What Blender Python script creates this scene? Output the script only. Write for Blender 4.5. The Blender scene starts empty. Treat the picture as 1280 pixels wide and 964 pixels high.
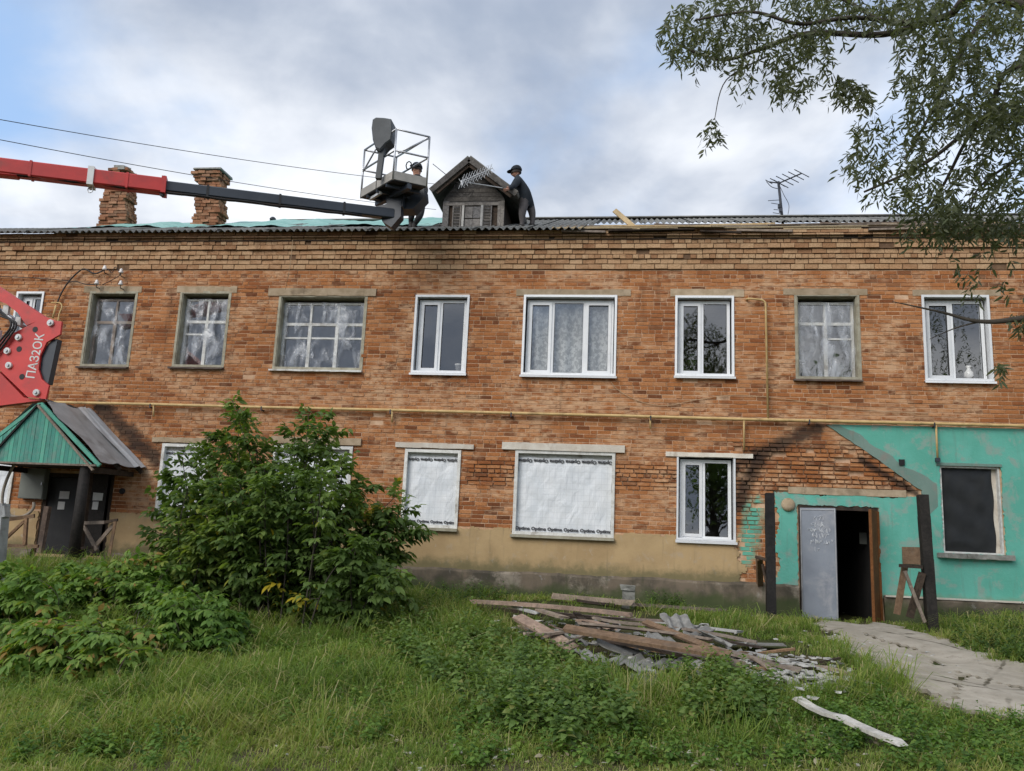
import bpy, math, random
import numpy as np
from mathutils import Vector, Matrix
R_ = random.Random(7)
NP = np.random.default_rng(11)
sc = bpy.context.scene
col = sc.collection
rad = math.radians

# ------------------------------------------------------------------ camera
D, EZ, F = 16.416, 1.05, 1068.16
CAM = Vector((0.0, -D, EZ))
RT = Vector((0.9909438552, 0.1272594280, 0.0428405618))
UP = Vector((-0.0177846400, -0.1918467685, 0.9812637382))
FW = Vector((-0.1330938854, 0.9731391758, 0.1878461133))
cd = bpy.data.cameras.new('camera'); cam = bpy.data.objects.new('camera', cd); col.objects.link(cam)
cam.matrix_world = Matrix(((RT.x, UP.x, -FW.x, 0), (RT.y, UP.y, -FW.y, -D), (RT.z, UP.z, -FW.z, EZ), (0, 0, 0, 1)))
cd.sensor_width = 36; cd.lens = F/1280*36; cd.clip_end = 3000; cd.clip_start = .05
sc.camera = cam

# ------------------------------------------------------------------ sky, sun, exposure
SUN_EL, SUN_AZ = 36, 212          # azimuth measured clockwise from +Y (north)
w = bpy.data.worlds.new('World'); sc.world = w; w.use_nodes = True
nt = w.node_tree; nt.nodes.clear()
def N(t, k, **kw):
    n = t.nodes.new(k)
    for a, v in kw.items():
        if a.startswith('i_'):
            key = a[2:]; key = int(key) if key.isdigit() else key.replace('_', ' ')
            n.inputs[key].default_value = v
        else: setattr(n, a, v)
    return n
def LK(t, a, b): t.links.new(a, b)
def math_node(t, op, a, b=None, c=None, clamp=False):
    n = t.nodes.new('ShaderNodeMath'); n.operation = op; n.use_clamp = clamp
    for i, v in enumerate((a, b, c)):
        if v is None: continue
        if isinstance(v, (int, float)): n.inputs[i].default_value = v
        else: t.links.new(v, n.inputs[i])
    return n.outputs[0]
def mapr(t, v, a, b, c=0., d=1., smooth=True):
    n = t.nodes.new('ShaderNodeMapRange'); n.interpolation_type = 'SMOOTHSTEP' if smooth else 'LINEAR'
    t.links.new(v, n.inputs[0])
    for i, x in enumerate((a, b, c, d)): n.inputs[i+1].default_value = x
    return n.outputs[0]
def mixc(t, f, a, b, mode='MIX'):
    n = t.nodes.new('ShaderNodeMix'); n.data_type = 'RGBA'; n.blend_type = mode
    for s, v in ((n.inputs[0], f), (n.inputs[6], a), (n.inputs[7], b)):
        if isinstance(v, (int, float)): s.default_value = v
        elif isinstance(v, tuple): s.default_value = (v[0], v[1], v[2], 1)
        else: t.links.new(v, s)
    return n.outputs[2]
def noise(t, vec, scale, detail=4, rough=.55, dist=0., w=None):
    n = t.nodes.new('ShaderNodeTexNoise')
    n.inputs['Scale'].default_value = scale; n.inputs['Detail'].default_value = detail
    n.inputs['Roughness'].default_value = rough; n.inputs['Distortion'].default_value = dist
    if w is not None: n.noise_dimensions = '4D'; n.inputs['W'].default_value = w
    if vec is not None: t.links.new(vec, n.inputs['Vector'])
    return n.outputs['Fac']
sky = N(nt, 'ShaderNodeTexSky', sky_type='NISHITA', sun_disc=False, sun_elevation=rad(SUN_EL), sun_rotation=rad(SUN_AZ), air_density=1.0, dust_density=1.2, ozone_density=1.5)
tc = N(nt, 'ShaderNodeTexCoord')
sp = N(nt, 'ShaderNodeSeparateXYZ'); LK(nt, tc.outputs['Generated'], sp.inputs[0])
den = math_node(nt, 'ADD', math_node(nt, 'MAXIMUM', sp.outputs[2], 0.0), .32)
cb = N(nt, 'ShaderNodeCombineXYZ')
LK(nt, math_node(nt, 'DIVIDE', sp.outputs[0], den), cb.inputs[0]); LK(nt, math_node(nt, 'DIVIDE', sp.outputs[1], den), cb.inputs[1])
SKYW = 0.4
cover = noise(nt, cb.outputs[0], 1.25, 7, .5, .3, SKYW)
shade = noise(nt, cb.outputs[0], .95, 6, .5, .5, SKYW+7.3)
fine = noise(nt, cb.outputs[0], 4.2, 6, .55, .3, SKYW+2.0)
sh = math_node(nt, 'ADD', math_node(nt, 'MULTIPLY', shade, .8), math_node(nt, 'MULTIPLY', fine, .2))
cloud = mixc(nt, mapr(nt, sh, .41, .585), (1.95, 2.3, 2.95), (5.3, 5.45, 5.7))
blue = mixc(nt, .55, sky.outputs[0], (2.5, 3.7, 5.6))
skyc = mixc(nt, mapr(nt, cover, .35, .50), blue, cloud)
bg = N(nt, 'ShaderNodeBackground'); LK(nt, skyc, bg.inputs[0]); bg.inputs[1].default_value = .10
wo = N(nt, 'ShaderNodeOutputWorld'); LK(nt, bg.outputs[0], wo.inputs[0])
sd = bpy.data.lights.new('sun', 'SUN'); sun = bpy.data.objects.new('sun', sd); col.objects.link(sun)
sd.energy = 1.1; sd.angle = rad(38); sd.color = (1, .955, .89)
az = rad(SUN_AZ); el = rad(SUN_EL)
sdir = Vector((math.sin(az)*math.cos(el), math.cos(az)*math.cos(el), math.sin(el)))
sun.rotation_euler = sdir.to_track_quat('Z', 'Y').to_euler(); sun.location = (-8, -20, 20)
sc.view_settings.view_transform = 'Standard'; sc.view_settings.look = 'None'
sc.view_settings.exposure = 1.05; sc.view_settings.gamma = 1
sc.view_settings.use_curve_mapping = False
sc.render.engine = 'CYCLES'
sc.cycles.max_bounces = 6; sc.cycles.transparent_max_bounces = 12; sc.cycles.diffuse_bounces = 3
sc.cycles.glossy_bounces = 3; sc.cycles.transmission_bounces = 3; sc.cycles.caustics_reflective = False

# ------------------------------------------------------------------ pixel -> place helpers (surveying the photograph)
def ray(px, py): return RT*((px-640)/F) + UP*((482-py)/F) + FW
def at(px, py, Y=0.):
    d = ray(px, py); return CAM + d*((Y+D)/d.y)
def atz(px, py, z):
    d = ray(px, py); return CAM + d*((z-EZ)/d.z)
def sstep(a, b, x):
    t = np.clip((x-a)/(b-a), 0, 1); return t*t*(3-2*t)
def gz(x, y):
    """height of the ground"""
    x = np.asarray(x, float); y = np.asarray(y, float)
    d = y + D
    z = -.65 + .68*np.clip((d-6.5)/(14.3-6.5), 0, 1)
    z = z + .42*sstep(-2.0, -10.5, x)*sstep(9.5, 14.5, d) + .17*np.exp(-((x+1.0)/2.6)**2)*sstep(12, 16, d)
    z = z + .22*sstep(5.0, 7.0, x)*sstep(11.5, 15, d)
    z = z + .035*np.sin(1.7*x+.4*y)*np.sin(1.3*y+.8) + .02*np.sin(3.9*x+1)*np.sin(4.3*y) 
    return z
def gzf(x, y): return float(gz(x, y))
def gp(px, py, h=0.):
    d = ray(px, py); ts = np.arange(4., 40., .1); P = np.array(CAM)[None] + ts[:, None]*np.array(d)[None]
    below = P[:, 2] < gz(P[:, 0], P[:, 1])+h; i = int(np.argmax(below)) if below.any() else len(ts)-1
    lo, hi = ts[max(i-1, 0)], ts[i]
    for _ in range(7):
        m = (lo+hi)/2; p = CAM+d*m
        if p.z < gzf(p.x, p.y)+h: hi = m
        else: lo = m
    return CAM+d*hi

# ------------------------------------------------------------------ object helpers
def tag(o, label=None, cat=None, group=None, kind=None):
    if label: o['label'] = label
    if cat: o['category'] = cat
    if group: o['group'] = group
    if kind: o['kind'] = kind
    return o
def empty(name, loc=(0, 0, 0), label=None, cat=None, group=None):
    o = bpy.data.objects.new(name, None); col.objects.link(o); o.location = loc
    o.empty_display_size = .2
    return tag(o, label, cat, group)
def link(name, me, mat=None, parent=None):
    o = bpy.data.objects.new(name, me); col.objects.link(o)
    if mat is not None and len(me.materials) == 0: me.materials.append(mat)
    if parent is not None:
        o.parent = parent
        o.matrix_parent_inverse = Matrix.Translation(-parent_loc(parent))
    return o
def parent_loc(p):
    v = Vector(p.location)
    while p.parent is not None:
        # children keep world coordinates: parent inverse cancels the chain
        return Vector((0, 0, 0)) if tuple(p.location) == (0, 0, 0) else v
    return v
class MB:
    def __init__(s): s.v = []; s.f = []; s.m = []
    def add(s, vs, fs, mi=0):
        b = len(s.v); s.v += [tuple(v) for v in vs]; s.f += [tuple(b+i for i in f) for f in fs]; s.m += [mi]*len(fs)
        return s
    def box(s, x0, x1, y0, y1, z0, z1, mi=0, jit=0.):
        vs = [(x, y, z) for z in (z0, z1) for y in (y0, y1) for x in (x0, x1)]
        if jit: vs = [tuple(c+R_.uniform(-jit, jit) for c in v) for v in vs]
        return s.add(vs, [(0, 2, 3, 1), (4, 5, 7, 6), (0, 1, 5, 4), (2, 6, 7, 3), (0, 4, 6, 2), (1, 3, 7, 5)], mi)
    def bar(s, a, b, w, t, up=(0, 0, 1), mi=0, w2=None, t2=None):
        """oriented box from a to b, width w (sideways), thickness t (along up)"""
        a = Vector(a); b = Vector(b); d = (b-a).normalized(); u = Vector(up)
        sd_ = d.cross(u)
        if sd_.length < 1e-4: sd_ = d.cross(Vector((0, 1, 0)))
        sd_.normalize(); u = sd_.cross(d).normalized()
        w2 = w if w2 is None else w2; t2 = t if t2 is None else t2
        vs = []
        for p, ww, tt in ((a, w, t), (b, w2, t2)):
            for i, j in ((-1, -1), (1, -1), (1, 1), (-1, 1)): vs.append(p + sd_*(i*ww/2) + u*(j*tt/2))
        return s.add(vs, [(3, 2, 1, 0), (4, 5, 6, 7), (0, 1, 5, 4), (1, 2, 6, 5), (2, 3, 7, 6), (3, 0, 4, 7)], mi)
    def tube(s, pts, r, n=8, cap=True, mi=0):
        pts = [Vector(p) for p in pts]; rs = r if isinstance(r, (list, tuple)) else [r]*len(pts)
        rings = []; prev = None
        for i, p in enumerate(pts):
            d = (pts[min(i+1, len(pts)-1)] - pts[max(i-1, 0)])
            if d.length < 1e-7: d = Vector((0, 0, 1))
            d.normalize()
            if prev is None: u = d.cross(Vector((0, 0, 1)) if abs(d.z) < .9 else Vector((0, 1, 0))).normalized()
            else:
                u = prev - d*prev.dot(d)
                u = u.normalized() if u.length > 1e-5 else d.orthogonal().normalized()
            prev = u; v = d.cross(u)
            rings.append([p + u*(rs[i]*math.cos(k*2*math.pi/n)) + v*(rs[i]*math.sin(k*2*math.pi/n)) for k in range(n)])
        vs = [q for r_ in rings for q in r_]; fs = []
        for i in range(len(pts)-1):
            for k in range(n): fs.append((i*n+k, i*n+(k+1) % n, (i+1)*n+(k+1) % n, (i+1)*n+k))
        if cap: fs += [tuple(range(n-1, -1, -1)), tuple((len(pts)-1)*n+k for k in range(n))]
        return s.add(vs, fs, mi)
    def prism(s, poly, ext, mi=0):
        """poly: list of 3d points, extruded by vector ext"""
        n = len(poly); e = Vector(ext); a = [Vector(p) for p in poly]; b = [p+e for p in a]
        return s.add(a+b, [tuple(range(n-1, -1, -1)), tuple(range(n, 2*n))]+[(i, (i+1) % n, n+(i+1) % n, n+i) for i in range(n)], mi)
    def mesh(s, name, mats=None, smooth=False):
        me = bpy.data.meshes.new(name); me.from_pydata(s.v, [], s.f); 
        if mats:
            for m in (mats if isinstance(mats, list) else [mats]): me.materials.append(m)
        if any(s.m): me.polygons.foreach_set('material_index', s.m)
        if smooth: me.polygons.foreach_set('use_smooth', [True]*len(me.polygons))
        me.update(); return me
    def build(s, name, mat=None, parent=None, smooth=False):
        return link(name, s.mesh(name, mat, smooth), None, parent)
def fast_mesh(name, V, Fc, k, mat, attr=None, smooth=False):
    """V (n,3), Fc (m,k) numpy; attr (n,4) colour attribute 'tint'"""
    me = bpy.data.meshes.new(name); V = np.ascontiguousarray(V, np.float32); Fc = np.ascontiguousarray(Fc, np.int32)
    me.vertices.add(len(V)); me.vertices.foreach_set('co', V.ravel())
    me.loops.add(Fc.size); me.loops.foreach_set('vertex_index', Fc.ravel())
    me.polygons.add(len(Fc)); me.polygons.foreach_set('loop_start', np.arange(0, Fc.size, k, dtype=np.int32))
    me.polygons.foreach_set('loop_total', np.full(len(Fc), k, np.int32))
    me.polygons.foreach_set('use_smooth', np.full(len(Fc), bool(smooth)))
    if attr is not None:
        a = me.attributes.new('tint', 'FLOAT_COLOR', 'POINT'); a.data.foreach_set('color', np.ascontiguousarray(attr, np.float32).ravel())
    me.materials.append(mat); me.update(calc_edges=True); return me

# ------------------------------------------------------------------ materials
def new_mat(name):
    m = bpy.data.materials.new(name); m.use_nodes = True; t = m.node_tree; t.nodes.clear()
    o = t.nodes.new('ShaderNodeOutputMaterial'); b = t.nodes.new('ShaderNodeBsdfPrincipled'); t.links.new(b.outputs[0], o.inputs[0])
    return m, t, b, o
def pos(t): return t.nodes.new('ShaderNodeNewGeometry').outputs['Position']
def objc(t): return t.nodes.new('ShaderNodeTexCoord').outputs['Object']
def bump(t, b, h, strength=.4, dist=.01):
    n = t.nodes.new('ShaderNodeBump'); n.inputs['Strength'].default_value = strength; n.inputs['Distance'].default_value = dist
    t.links.new(h, n.inputs['Height']); t.links.new(n.outputs[0], b.inputs['Normal'])
def scaled(t, vec, s):
    n = t.nodes.new('ShaderNodeVectorMath'); n.operation = 'MULTIPLY'; t.links.new(vec, n.inputs[0]); n.inputs[1].default_value = s; return n.outputs[0]
def plain(name, c1, c2=None, scale=4., rough=.7, bmp=.3, bscale=40., metal=0., stretch=None, dirt=None, dirt_amt=.5, spec=.35, space='obj'):
    """two-tone noisy surface with fine relief and optional dirt colour"""
    m, t, b, o = new_mat(name); v = objc(t) if space == 'obj' else pos(t)
    if stretch: v = scaled(t, v, stretch)
    c2 = c2 or tuple(x*.7 for x in c1)
    c = mixc(t, mapr(t, noise(t, v, scale, 6, .6), .32, .68), c1, c2)
    oi = t.nodes.new('ShaderNodeObjectInfo')
    c = mixc(t, 1., c, mixc(t, oi.outputs['Random'], (.86, .86, .86), (1.1, 1.1, 1.1)), 'MULTIPLY')
    if dirt: c = mixc(t, mapr(t, noise(t, pos(t), 2.3, 8, .68, .4), .52, .70, 0, dirt_amt), c, dirt)
    t.links.new(c, b.inputs['Base Color']); b.inputs['Roughness'].default_value = rough; b.inputs['Metallic'].default_value = metal
    b.inputs['Specular IOR Level'].default_value = spec
    if bmp: bump(t, b, noise(t, v, bscale, 5, .6), bmp, .006)
    return m
def seg_mask(t, P, A, B, width, ns=3.0):
    """stain along the line A-B (x,z) on the facade, ragged edges"""
    ax, az_ = A; bx, bz = B; L = math.hypot(bx-ax, bz-az_); dx, dz = (bx-ax)/L, (bz-az_)/L
    s = t.nodes.new('ShaderNodeSeparateXYZ'); t.links.new(P, s.inputs[0])
    X = math_node(t, 'SUBTRACT', s.outputs[0], ax); Z = math_node(t, 'SUBTRACT', s.outputs[2], az_)
    al = math_node(t, 'ADD', math_node(t, 'MULTIPLY', X, dx), math_node(t, 'MULTIPLY', Z, dz))
    ac = math_node(t, 'ABSOLUTE', math_node(t, 'SUBTRACT', math_node(t, 'MULTIPLY', X, dz), math_node(t, 'MULTIPLY', Z, dx)))
    over = math_node(t, 'MAXIMUM', math_node(t, 'MAXIMUM', math_node(t, 'MULTIPLY', al, -1.), math_node(t, 'SUBTRACT', al, L)), 0.)
    dist = math_node(t, 'ADD', ac, over)
    dist = math_node(t, 'ADD', dist, math_node(t, 'MULTIPLY', math_node(t, 'SUBTRACT', noise(t, P, ns, 6, .65), .5), width*1.8))
    return mapr(t, dist, width, width*.15)
SOOT = [((1.9, 2.72), (3.55, 3.50), .22), ((2.05, 2.0), (2.45, 2.9), .22), ((4.3, 2.95), (5.25, 2.35), .10),
        ((-11.0, 3.62), (-9.55, 2.55), .30)]
LIME = [((-2.1, 3.88), (1.9, 3.75), .26), ((-6.9, 3.95), (-3.0, 3.9), .28), ((-9.8, 4.6), (-8.6, 3.7), .34), ((2.9, 3.75), (6.4, 3.85), .25), ((-4.6, 4.9), (-4.3, 5.7), .25), ((.4, 2.95), (.6, 3.2), .3)]
def facade_over(t, P, c, smear=.5):
    """smeared mortar and lime, damp, soot: one shared set of marks across bricks and joints"""
    pm = mapr(t, noise(t, scaled(t, P, (1., 1., 1.25)), .9, 8, .62, .5), .44, .60)
    pf = mapr(t, noise(t, scaled(t, P, (1, 1, 2.2)), 5.0, 6, .65), .38, .60)
    c = mixc(t, math_node(t, 'MULTIPLY', math_node(t, 'MULTIPLY', pm, pf), smear), c, (.60, .39, .235))
    st = noise(t, scaled(t, P, (4.5, 1., .45)), 1.0, 7, .62, .3)
    c = mixc(t, mapr(t, st, .55, .72, 0, .42), c, (.13, .058, .030))
    for A, B, w_ in LIME:
        c = mixc(t, math_node(t, 'MULTIPLY', math_node(t, 'MULTIPLY', seg_mask(t, P, A, B, w_, 5.), pf), .62), c, (.58, .37, .22))
    dk = mapr(t, noise(t, scaled(t, P, (.8, 1, 1.6)), 1.6, 7, .65, .3), .55, .74)
    c = mixc(t, math_node(t, 'MULTIPLY', dk, .36), c, (.15, .070, .036))
    for A, B, w_ in SOOT:
        c = mixc(t, math_node(t, 'MULTIPLY', seg_mask(t, P, A, B, w_), .86), c, (.035, .026, .022))
    return c
def brick_mat(name, cols, smear, teal=False):
    m, t, b, o = new_mat(name); P = pos(t)
    a = t.nodes.new('ShaderNodeAttribute'); a.attribute_name = 'tint'
    s = t.nodes.new('ShaderNodeSeparateColor'); t.links.new(a.outputs['Color'], s.inputs[0])
    oi = t.nodes.new('ShaderNodeObjectInfo')
    r = math_node(t, 'FRACT', math_node(t, 'ADD', s.outputs[0], oi.outputs['Random']))
    cr = t.nodes.new('ShaderNodeValToRGB'); cr.color_ramp.interpolation = 'LINEAR'
    els = cr.color_ramp.elements
    while len(els) < len(cols): els.new(.5)
    for e, (p_, c_) in zip(els, cols): e.position = p_; e.color = (*c_, 1)
    t.links.new(r, cr.inputs[0])
    c = mixc(t, mapr(t, noise(t, P, 38., 4, .65), .35, .7), cr.outputs[0], mixc(t, 1., cr.outputs[0], (.68, .66, .62), 'MULTIPLY'))
    c = facade_over(t, P, c, smear)
    if teal:
        k = seg_mask(t, P, (2.20, 1.05), (2.42, 2.05), .26, 7.0)
        c = mixc(t, math_node(t, 'MULTIPLY', k, .9), c, (.105, .42, .315))
    t.links.new(c, b.inputs['Base Color']); b.inputs['Roughness'].default_value = .9; b.inputs['Specular IOR Level'].default_value = .2
    bump(t, b, noise(t, P, 70., 5, .65), .45, .006)
    return m
M = {}
M['brick'] = brick_mat('brick_red', [(0, (.15, .054, .023)), (.14, (.29, .102, .038)), (.42, (.385, .148, .053)), (.72, (.44, .178, .066)), (.92, (.52, .245, .11)), (1, (.18, .064, .027))], .75, True)
M['brick_pale'] = brick_mat('brick_pale', [(0, (.36, .20, .105)), (.3, (.48, .30, .17)), (.6, (.53, .355, .21)), (.85, (.46, .27, .145)), (1, (.30, .155, .08))], .4)
M['brick_chim'] = brick_mat('brick_chimney', [(0, (.20, .085, .045)), (.4, (.34, .15, .08)), (.7, (.40, .20, .12)), (1, (.16, .09, .06))], .25)
def mortar_mat(name, c1, c2, smear):
    m, t, b, o = new_mat(name); P = pos(t)
    c = mixc(t, mapr(t, noise(t, P, 6., 7, .65), .35, .65), c1, c2)
    c = facade_over(t, P, c, smear)
    t.links.new(c, b.inputs['Base Color']); b.inputs['Roughness'].default_value = .95; b.inputs['Specular IOR Level'].default_value = .1
    bump(t, b, noise(t, P, 80., 5, .7), .6, .006); return m
M['mortar'] = mortar_mat('mortar', (.66, .46, .31), (.50, .31, .19), .5)
M['mortar_dark'] = mortar_mat('mortar_dark', (.13, .08, .05), (.20, .125, .075), .05)
def plaster_mat(name, c1, c2, c3, scale=1.4, wear=(.56, .68), stain=(.10, .09, .06), zfade=None):
    m, t, b, o = new_mat(name); P = pos(t)
    c = mixc(t, mapr(t, noise(t, P, scale, 7, .6, .4), .35, .68), c1, c2)
    c = mixc(t, mapr(t, noise(t, P, 2.6, 9, .7, .3), wear[0], wear[1]), c, c3)
    c = mixc(t, mapr(t, noise(t, scaled(t, P, (1, 1, .6)), 7., 8, .75, .6), .60, .68, 0, .7), c, tuple(min(1, x*.5+.22) for x in c1))
    drip = noise(t, scaled(t, P, (9., 1., .8)), 1.0, 6, .6, .2)
    c = mixc(t, math_node(t, 'MULTIPLY', mapr(t, drip, .56, .75), .45), c, stain)
    if zfade:       # rising damp and splashed dirt above the ledge, ragged line
        s = t.nodes.new('ShaderNodeSeparateXYZ'); t.links.new(P, s.inputs[0])
        zz = math_node(t, 'ADD', s.outputs[2], math_node(t, 'MULTIPLY', math_node(t, 'SUBTRACT', noise(t, P, 3.2, 8, .7), .5), zfade[1]*2.2))
        c = mixc(t, math_node(t, 'MULTIPLY', mapr(t, zz, zfade[0]+zfade[1], zfade[0]), .85), c, zfade[2])
    t.links.new(c, b.inputs['Base Color']); b.inputs['Roughness'].default_value = .88; b.inputs['Specular IOR Level'].default_value = .2
    bump(t, b, noise(t, P, 14., 8, .68), .5, .012); return m
M['ochre'] = plaster_mat('ochre_plaster', (.47, .335, .18), (.38, .265, .14), (.43, .33, .22), zfade=(.66, .26, (.15, .135, .07)))
M['teal'] = plaster_mat('teal_plaster', (.115, .40, .315), (.15, .465, .38), (.25, .38, .325), wear=(.50, .62), stain=(.14, .22, .18), zfade=(.5, .12, (.17, .28, .20)))
M['teal_grey'] = plaster_mat('grey_plaster', (.20, .28, .245), (.15, .245, .21), (.24, .24, .21), wear=(.5, .66))
M['base'] = plaster_mat('old_concrete', (.17, .135, .10), (.075, .065, .05), (.29, .25, .20), scale=2.2, wear=(.52, .70), stain=(.035, .05, .02), zfade=(.25, .25, (.05, .07, .025)))
M['lintel'] = plain('lintel_concrete', (.46, .36, .25), (.33, .25, .16), 5, .9, .5, 40, dirt=(.12, .09, .06))
M['white_lintel'] = plain('whitewashed_lintel', (.70, .66, .58), (.58, .52, .44), 5, .8, .4, 30, dirt=(.25, .17, .11), dirt_amt=.6)
M['pvc'] = plain('white_plastic', (.80, .81, .82), (.74, .76, .78), 3, .35, .05, 30, dirt=(.45, .44, .42), dirt_amt=.35, spec=.5)
M['oldwhite'] = plain('weathered_white_paint', (.76, .76, .73), (.60, .59, .55), 14, .75, .5, 50, dirt=(.20, .17, .13), dirt_amt=.75)
M['reveal'] = plain('limewashed_reveal', (.42, .40, .31), (.30, .27, .20), 6, .9, .5, 30, dirt=(.16, .12, .08))
M['sill_dark'] = plain('rusty_sill', (.13, .095, .075), (.08, .06, .05), 8, .7, .4, 30)
M['conc_sill'] = plain('grey_concrete', (.33, .33, .30), (.22, .22, .20), 9, .9, .6, 40, dirt=(.07, .07, .06), dirt_amt=.8)
M['room'] = plain('room_wall', (.20, .18, .15), (.16, .14, .12), 2, .95, 0)
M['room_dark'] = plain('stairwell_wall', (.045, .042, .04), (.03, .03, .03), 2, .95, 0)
def glass_mat(name, refl=.14, tint=(.75, .8, .82)):
    m, t, b, o = new_mat(name); t.nodes.remove(b)
    tr = N(t, 'ShaderNodeBsdfTransparent'); tr.inputs[0].default_value = (*tint, 1)
    gl = N(t, 'ShaderNodeBsdfGlossy'); gl.inputs['Roughness'].default_value = .015; gl.inputs[0].default_value = (1, 1, 1, 1)
    bp = N(t, 'ShaderNodeBump'); bp.inputs['Strength'].default_value = .025; bp.inputs['Distance'].default_value = .1
    t.links.new(noise(t, objc(t), 1.6, 2, .5), bp.inputs['Height']); t.links.new(bp.outputs[0], gl.inputs['Normal'])
    fr = N(t, 'ShaderNodeLayerWeight'); fr.inputs[0].default_value = .5
    fac = math_node(t, 'ADD', math_node(t, 'MULTIPLY', math_node(t, 'POWER', fr.outputs['Facing'], 4.), .75), refl)
    mx = N(t, 'ShaderNodeMixShader'); t.links.new(fac, mx.inputs[0]); t.links.new(tr.outputs[0], mx.inputs[1]); t.links.new(gl.outputs[0], mx.inputs[2])
    t.links.new(mx.outputs[0], o.inputs[0]); return m
M['glass'] = glass_mat('window_glass', .20, (.95, .97, .97))
def film_mat(name, c, alpha, rough=.22):
    m, t, b, o = new_mat(name); t.nodes.remove(b)
    tr = N(t, 'ShaderNodeBsdfTransparent')
    p = N(t, 'ShaderNodeBsdfPrincipled'); p.inputs['Base Color'].default_value = (*c, 1); p.inputs['Roughness'].default_value = rough
    p.inputs['Specular IOR Level'].default_value = .8
    v = scaled(t, pos(t), (1, 1, .55)); bump(t, p, noise(t, scaled(t, pos(t), (1.6, 1, .8)), 3.0, 4, .5, 1.0), .8, .09)
    mx = N(t, 'ShaderNodeMixShader')
    t.links.new(mapr(t, noise(t, scaled(t, pos(t), (2.4, 1, 1.0)), 1.8, 4, .5, .5), .42, .66, alpha-.22, min(alpha+.26, 1)), mx.inputs[0])
    t.links.new(tr.outputs[0], mx.inputs[1]); t.links.new(p.outputs[0], mx.inputs[2]); t.links.new(mx.outputs[0], o.inputs[0]); return m
M['film'] = film_mat('clear_plastic_film', (.62, .65, .70), .27, .12)
M['black_film'] = plain('black_polythene', (.012, .013, .014), (.02, .021, .022), 3, .38, .0, 3, spec=.4)
def membrane_mat():
    m, t, b, o = new_mat('printed_membrane'); v = objc(t)
    s = t.nodes.new('ShaderNodeSeparateXYZ'); t.links.new(v, s.inputs[0])
    def grid(ax):
        f = math_node(t, 'ABSOLUTE', math_node(t, 'SUBTRACT', math_node(t, 'FRACT', math_node(t, 'MULTIPLY', s.outputs[ax], 9.0)), .5))
        return mapr(t, f, .455, .49)
    gfac = math_node(t, 'MAXIMUM', grid(0), grid(2))
    c = mixc(t, mapr(t, noise(t, v, 2.2, 4, .5), .35, .65), (.66, .69, .72), (.73, .75, .77))
    c = mixc(t, math_node(t, 'MULTIPLY', gfac, .4), c, (.40, .42, .44))
    t.links.new(c, b.inputs['Base Color']); b.inputs['Roughness'].default_value = .5
    bump(t, b, math_node(t, 'ADD', noise(t, scaled(t, v, (1, 1, .6)), 5, 4, .5, .8), noise(t, scaled(t, v, (2.6, 1, 1.3)), 1.5, 3, .5, 1.2)), .38, .06); return m
M['membrane'] = membrane_mat()
M['ink'] = plain('black_ink', (.03, .03, .035), (.05, .05, .055), 4, .6, 0)
def lace_mat():
    m, t, b, o = new_mat('lace_curtain'); v = pos(t); b.inputs['Base Color'].default_value = (.88, .87, .84, 1); b.inputs['Roughness'].default_value = .9
    tl = N(t, 'ShaderNodeBsdfTranslucent'); tl.inputs[0].default_value = (.8, .8, .78, 1); tr = N(t, 'ShaderNodeBsdfTransparent')
    m1 = N(t, 'ShaderNodeMixShader'); m1.inputs[0].default_value = .3; t.links.new(b.outputs[0], m1.inputs[1]); t.links.new(tl.outputs[0], m1.inputs[2])
    weave = mapr(t, noise(t, scaled(t, v, (1., 1., .75)), 16., 3, .6), .46, .56, .62, .97)
    s_ = t.nodes.new('ShaderNodeSeparateXYZ'); t.links.new(v, s_.inputs[0])
    sheer = mapr(t, s_.outputs[2], 4.9, 5.7, 1., .62)
    m2 = N(t, 'ShaderNodeMixShader'); t.links.new(math_node(t, 'MULTIPLY', weave, sheer), m2.inputs[0]); t.links.new(tr.outputs[0], m2.inputs[1]); t.links.new(m1.outputs[0], m2.inputs[2]); t.links.new(m2.outputs[0], o.inputs[0]); return m
M['lace'] = lace_mat()
M['cream_pipe'] = plain('cream_pipe_paint', (.56, .40, .185), (.46, .31, .13), 6, .55, .2, 30, dirt=(.17, .10, .05), dirt_amt=.6)
M['slate'] = plain('asbestos_slate', (.22, .215, .20), (.13, .13, .12), 5, .92, .4, 50, dirt=(.075, .078, .06), dirt_amt=.85)
M['slate_new'] = plain('broken_slate', (.25, .245, .23), (.14, .137, .13), 6, .9, .45, 45, dirt=(.17, .17, .15), dirt_amt=.7)
WS = (14., 14., 14.)
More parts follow.
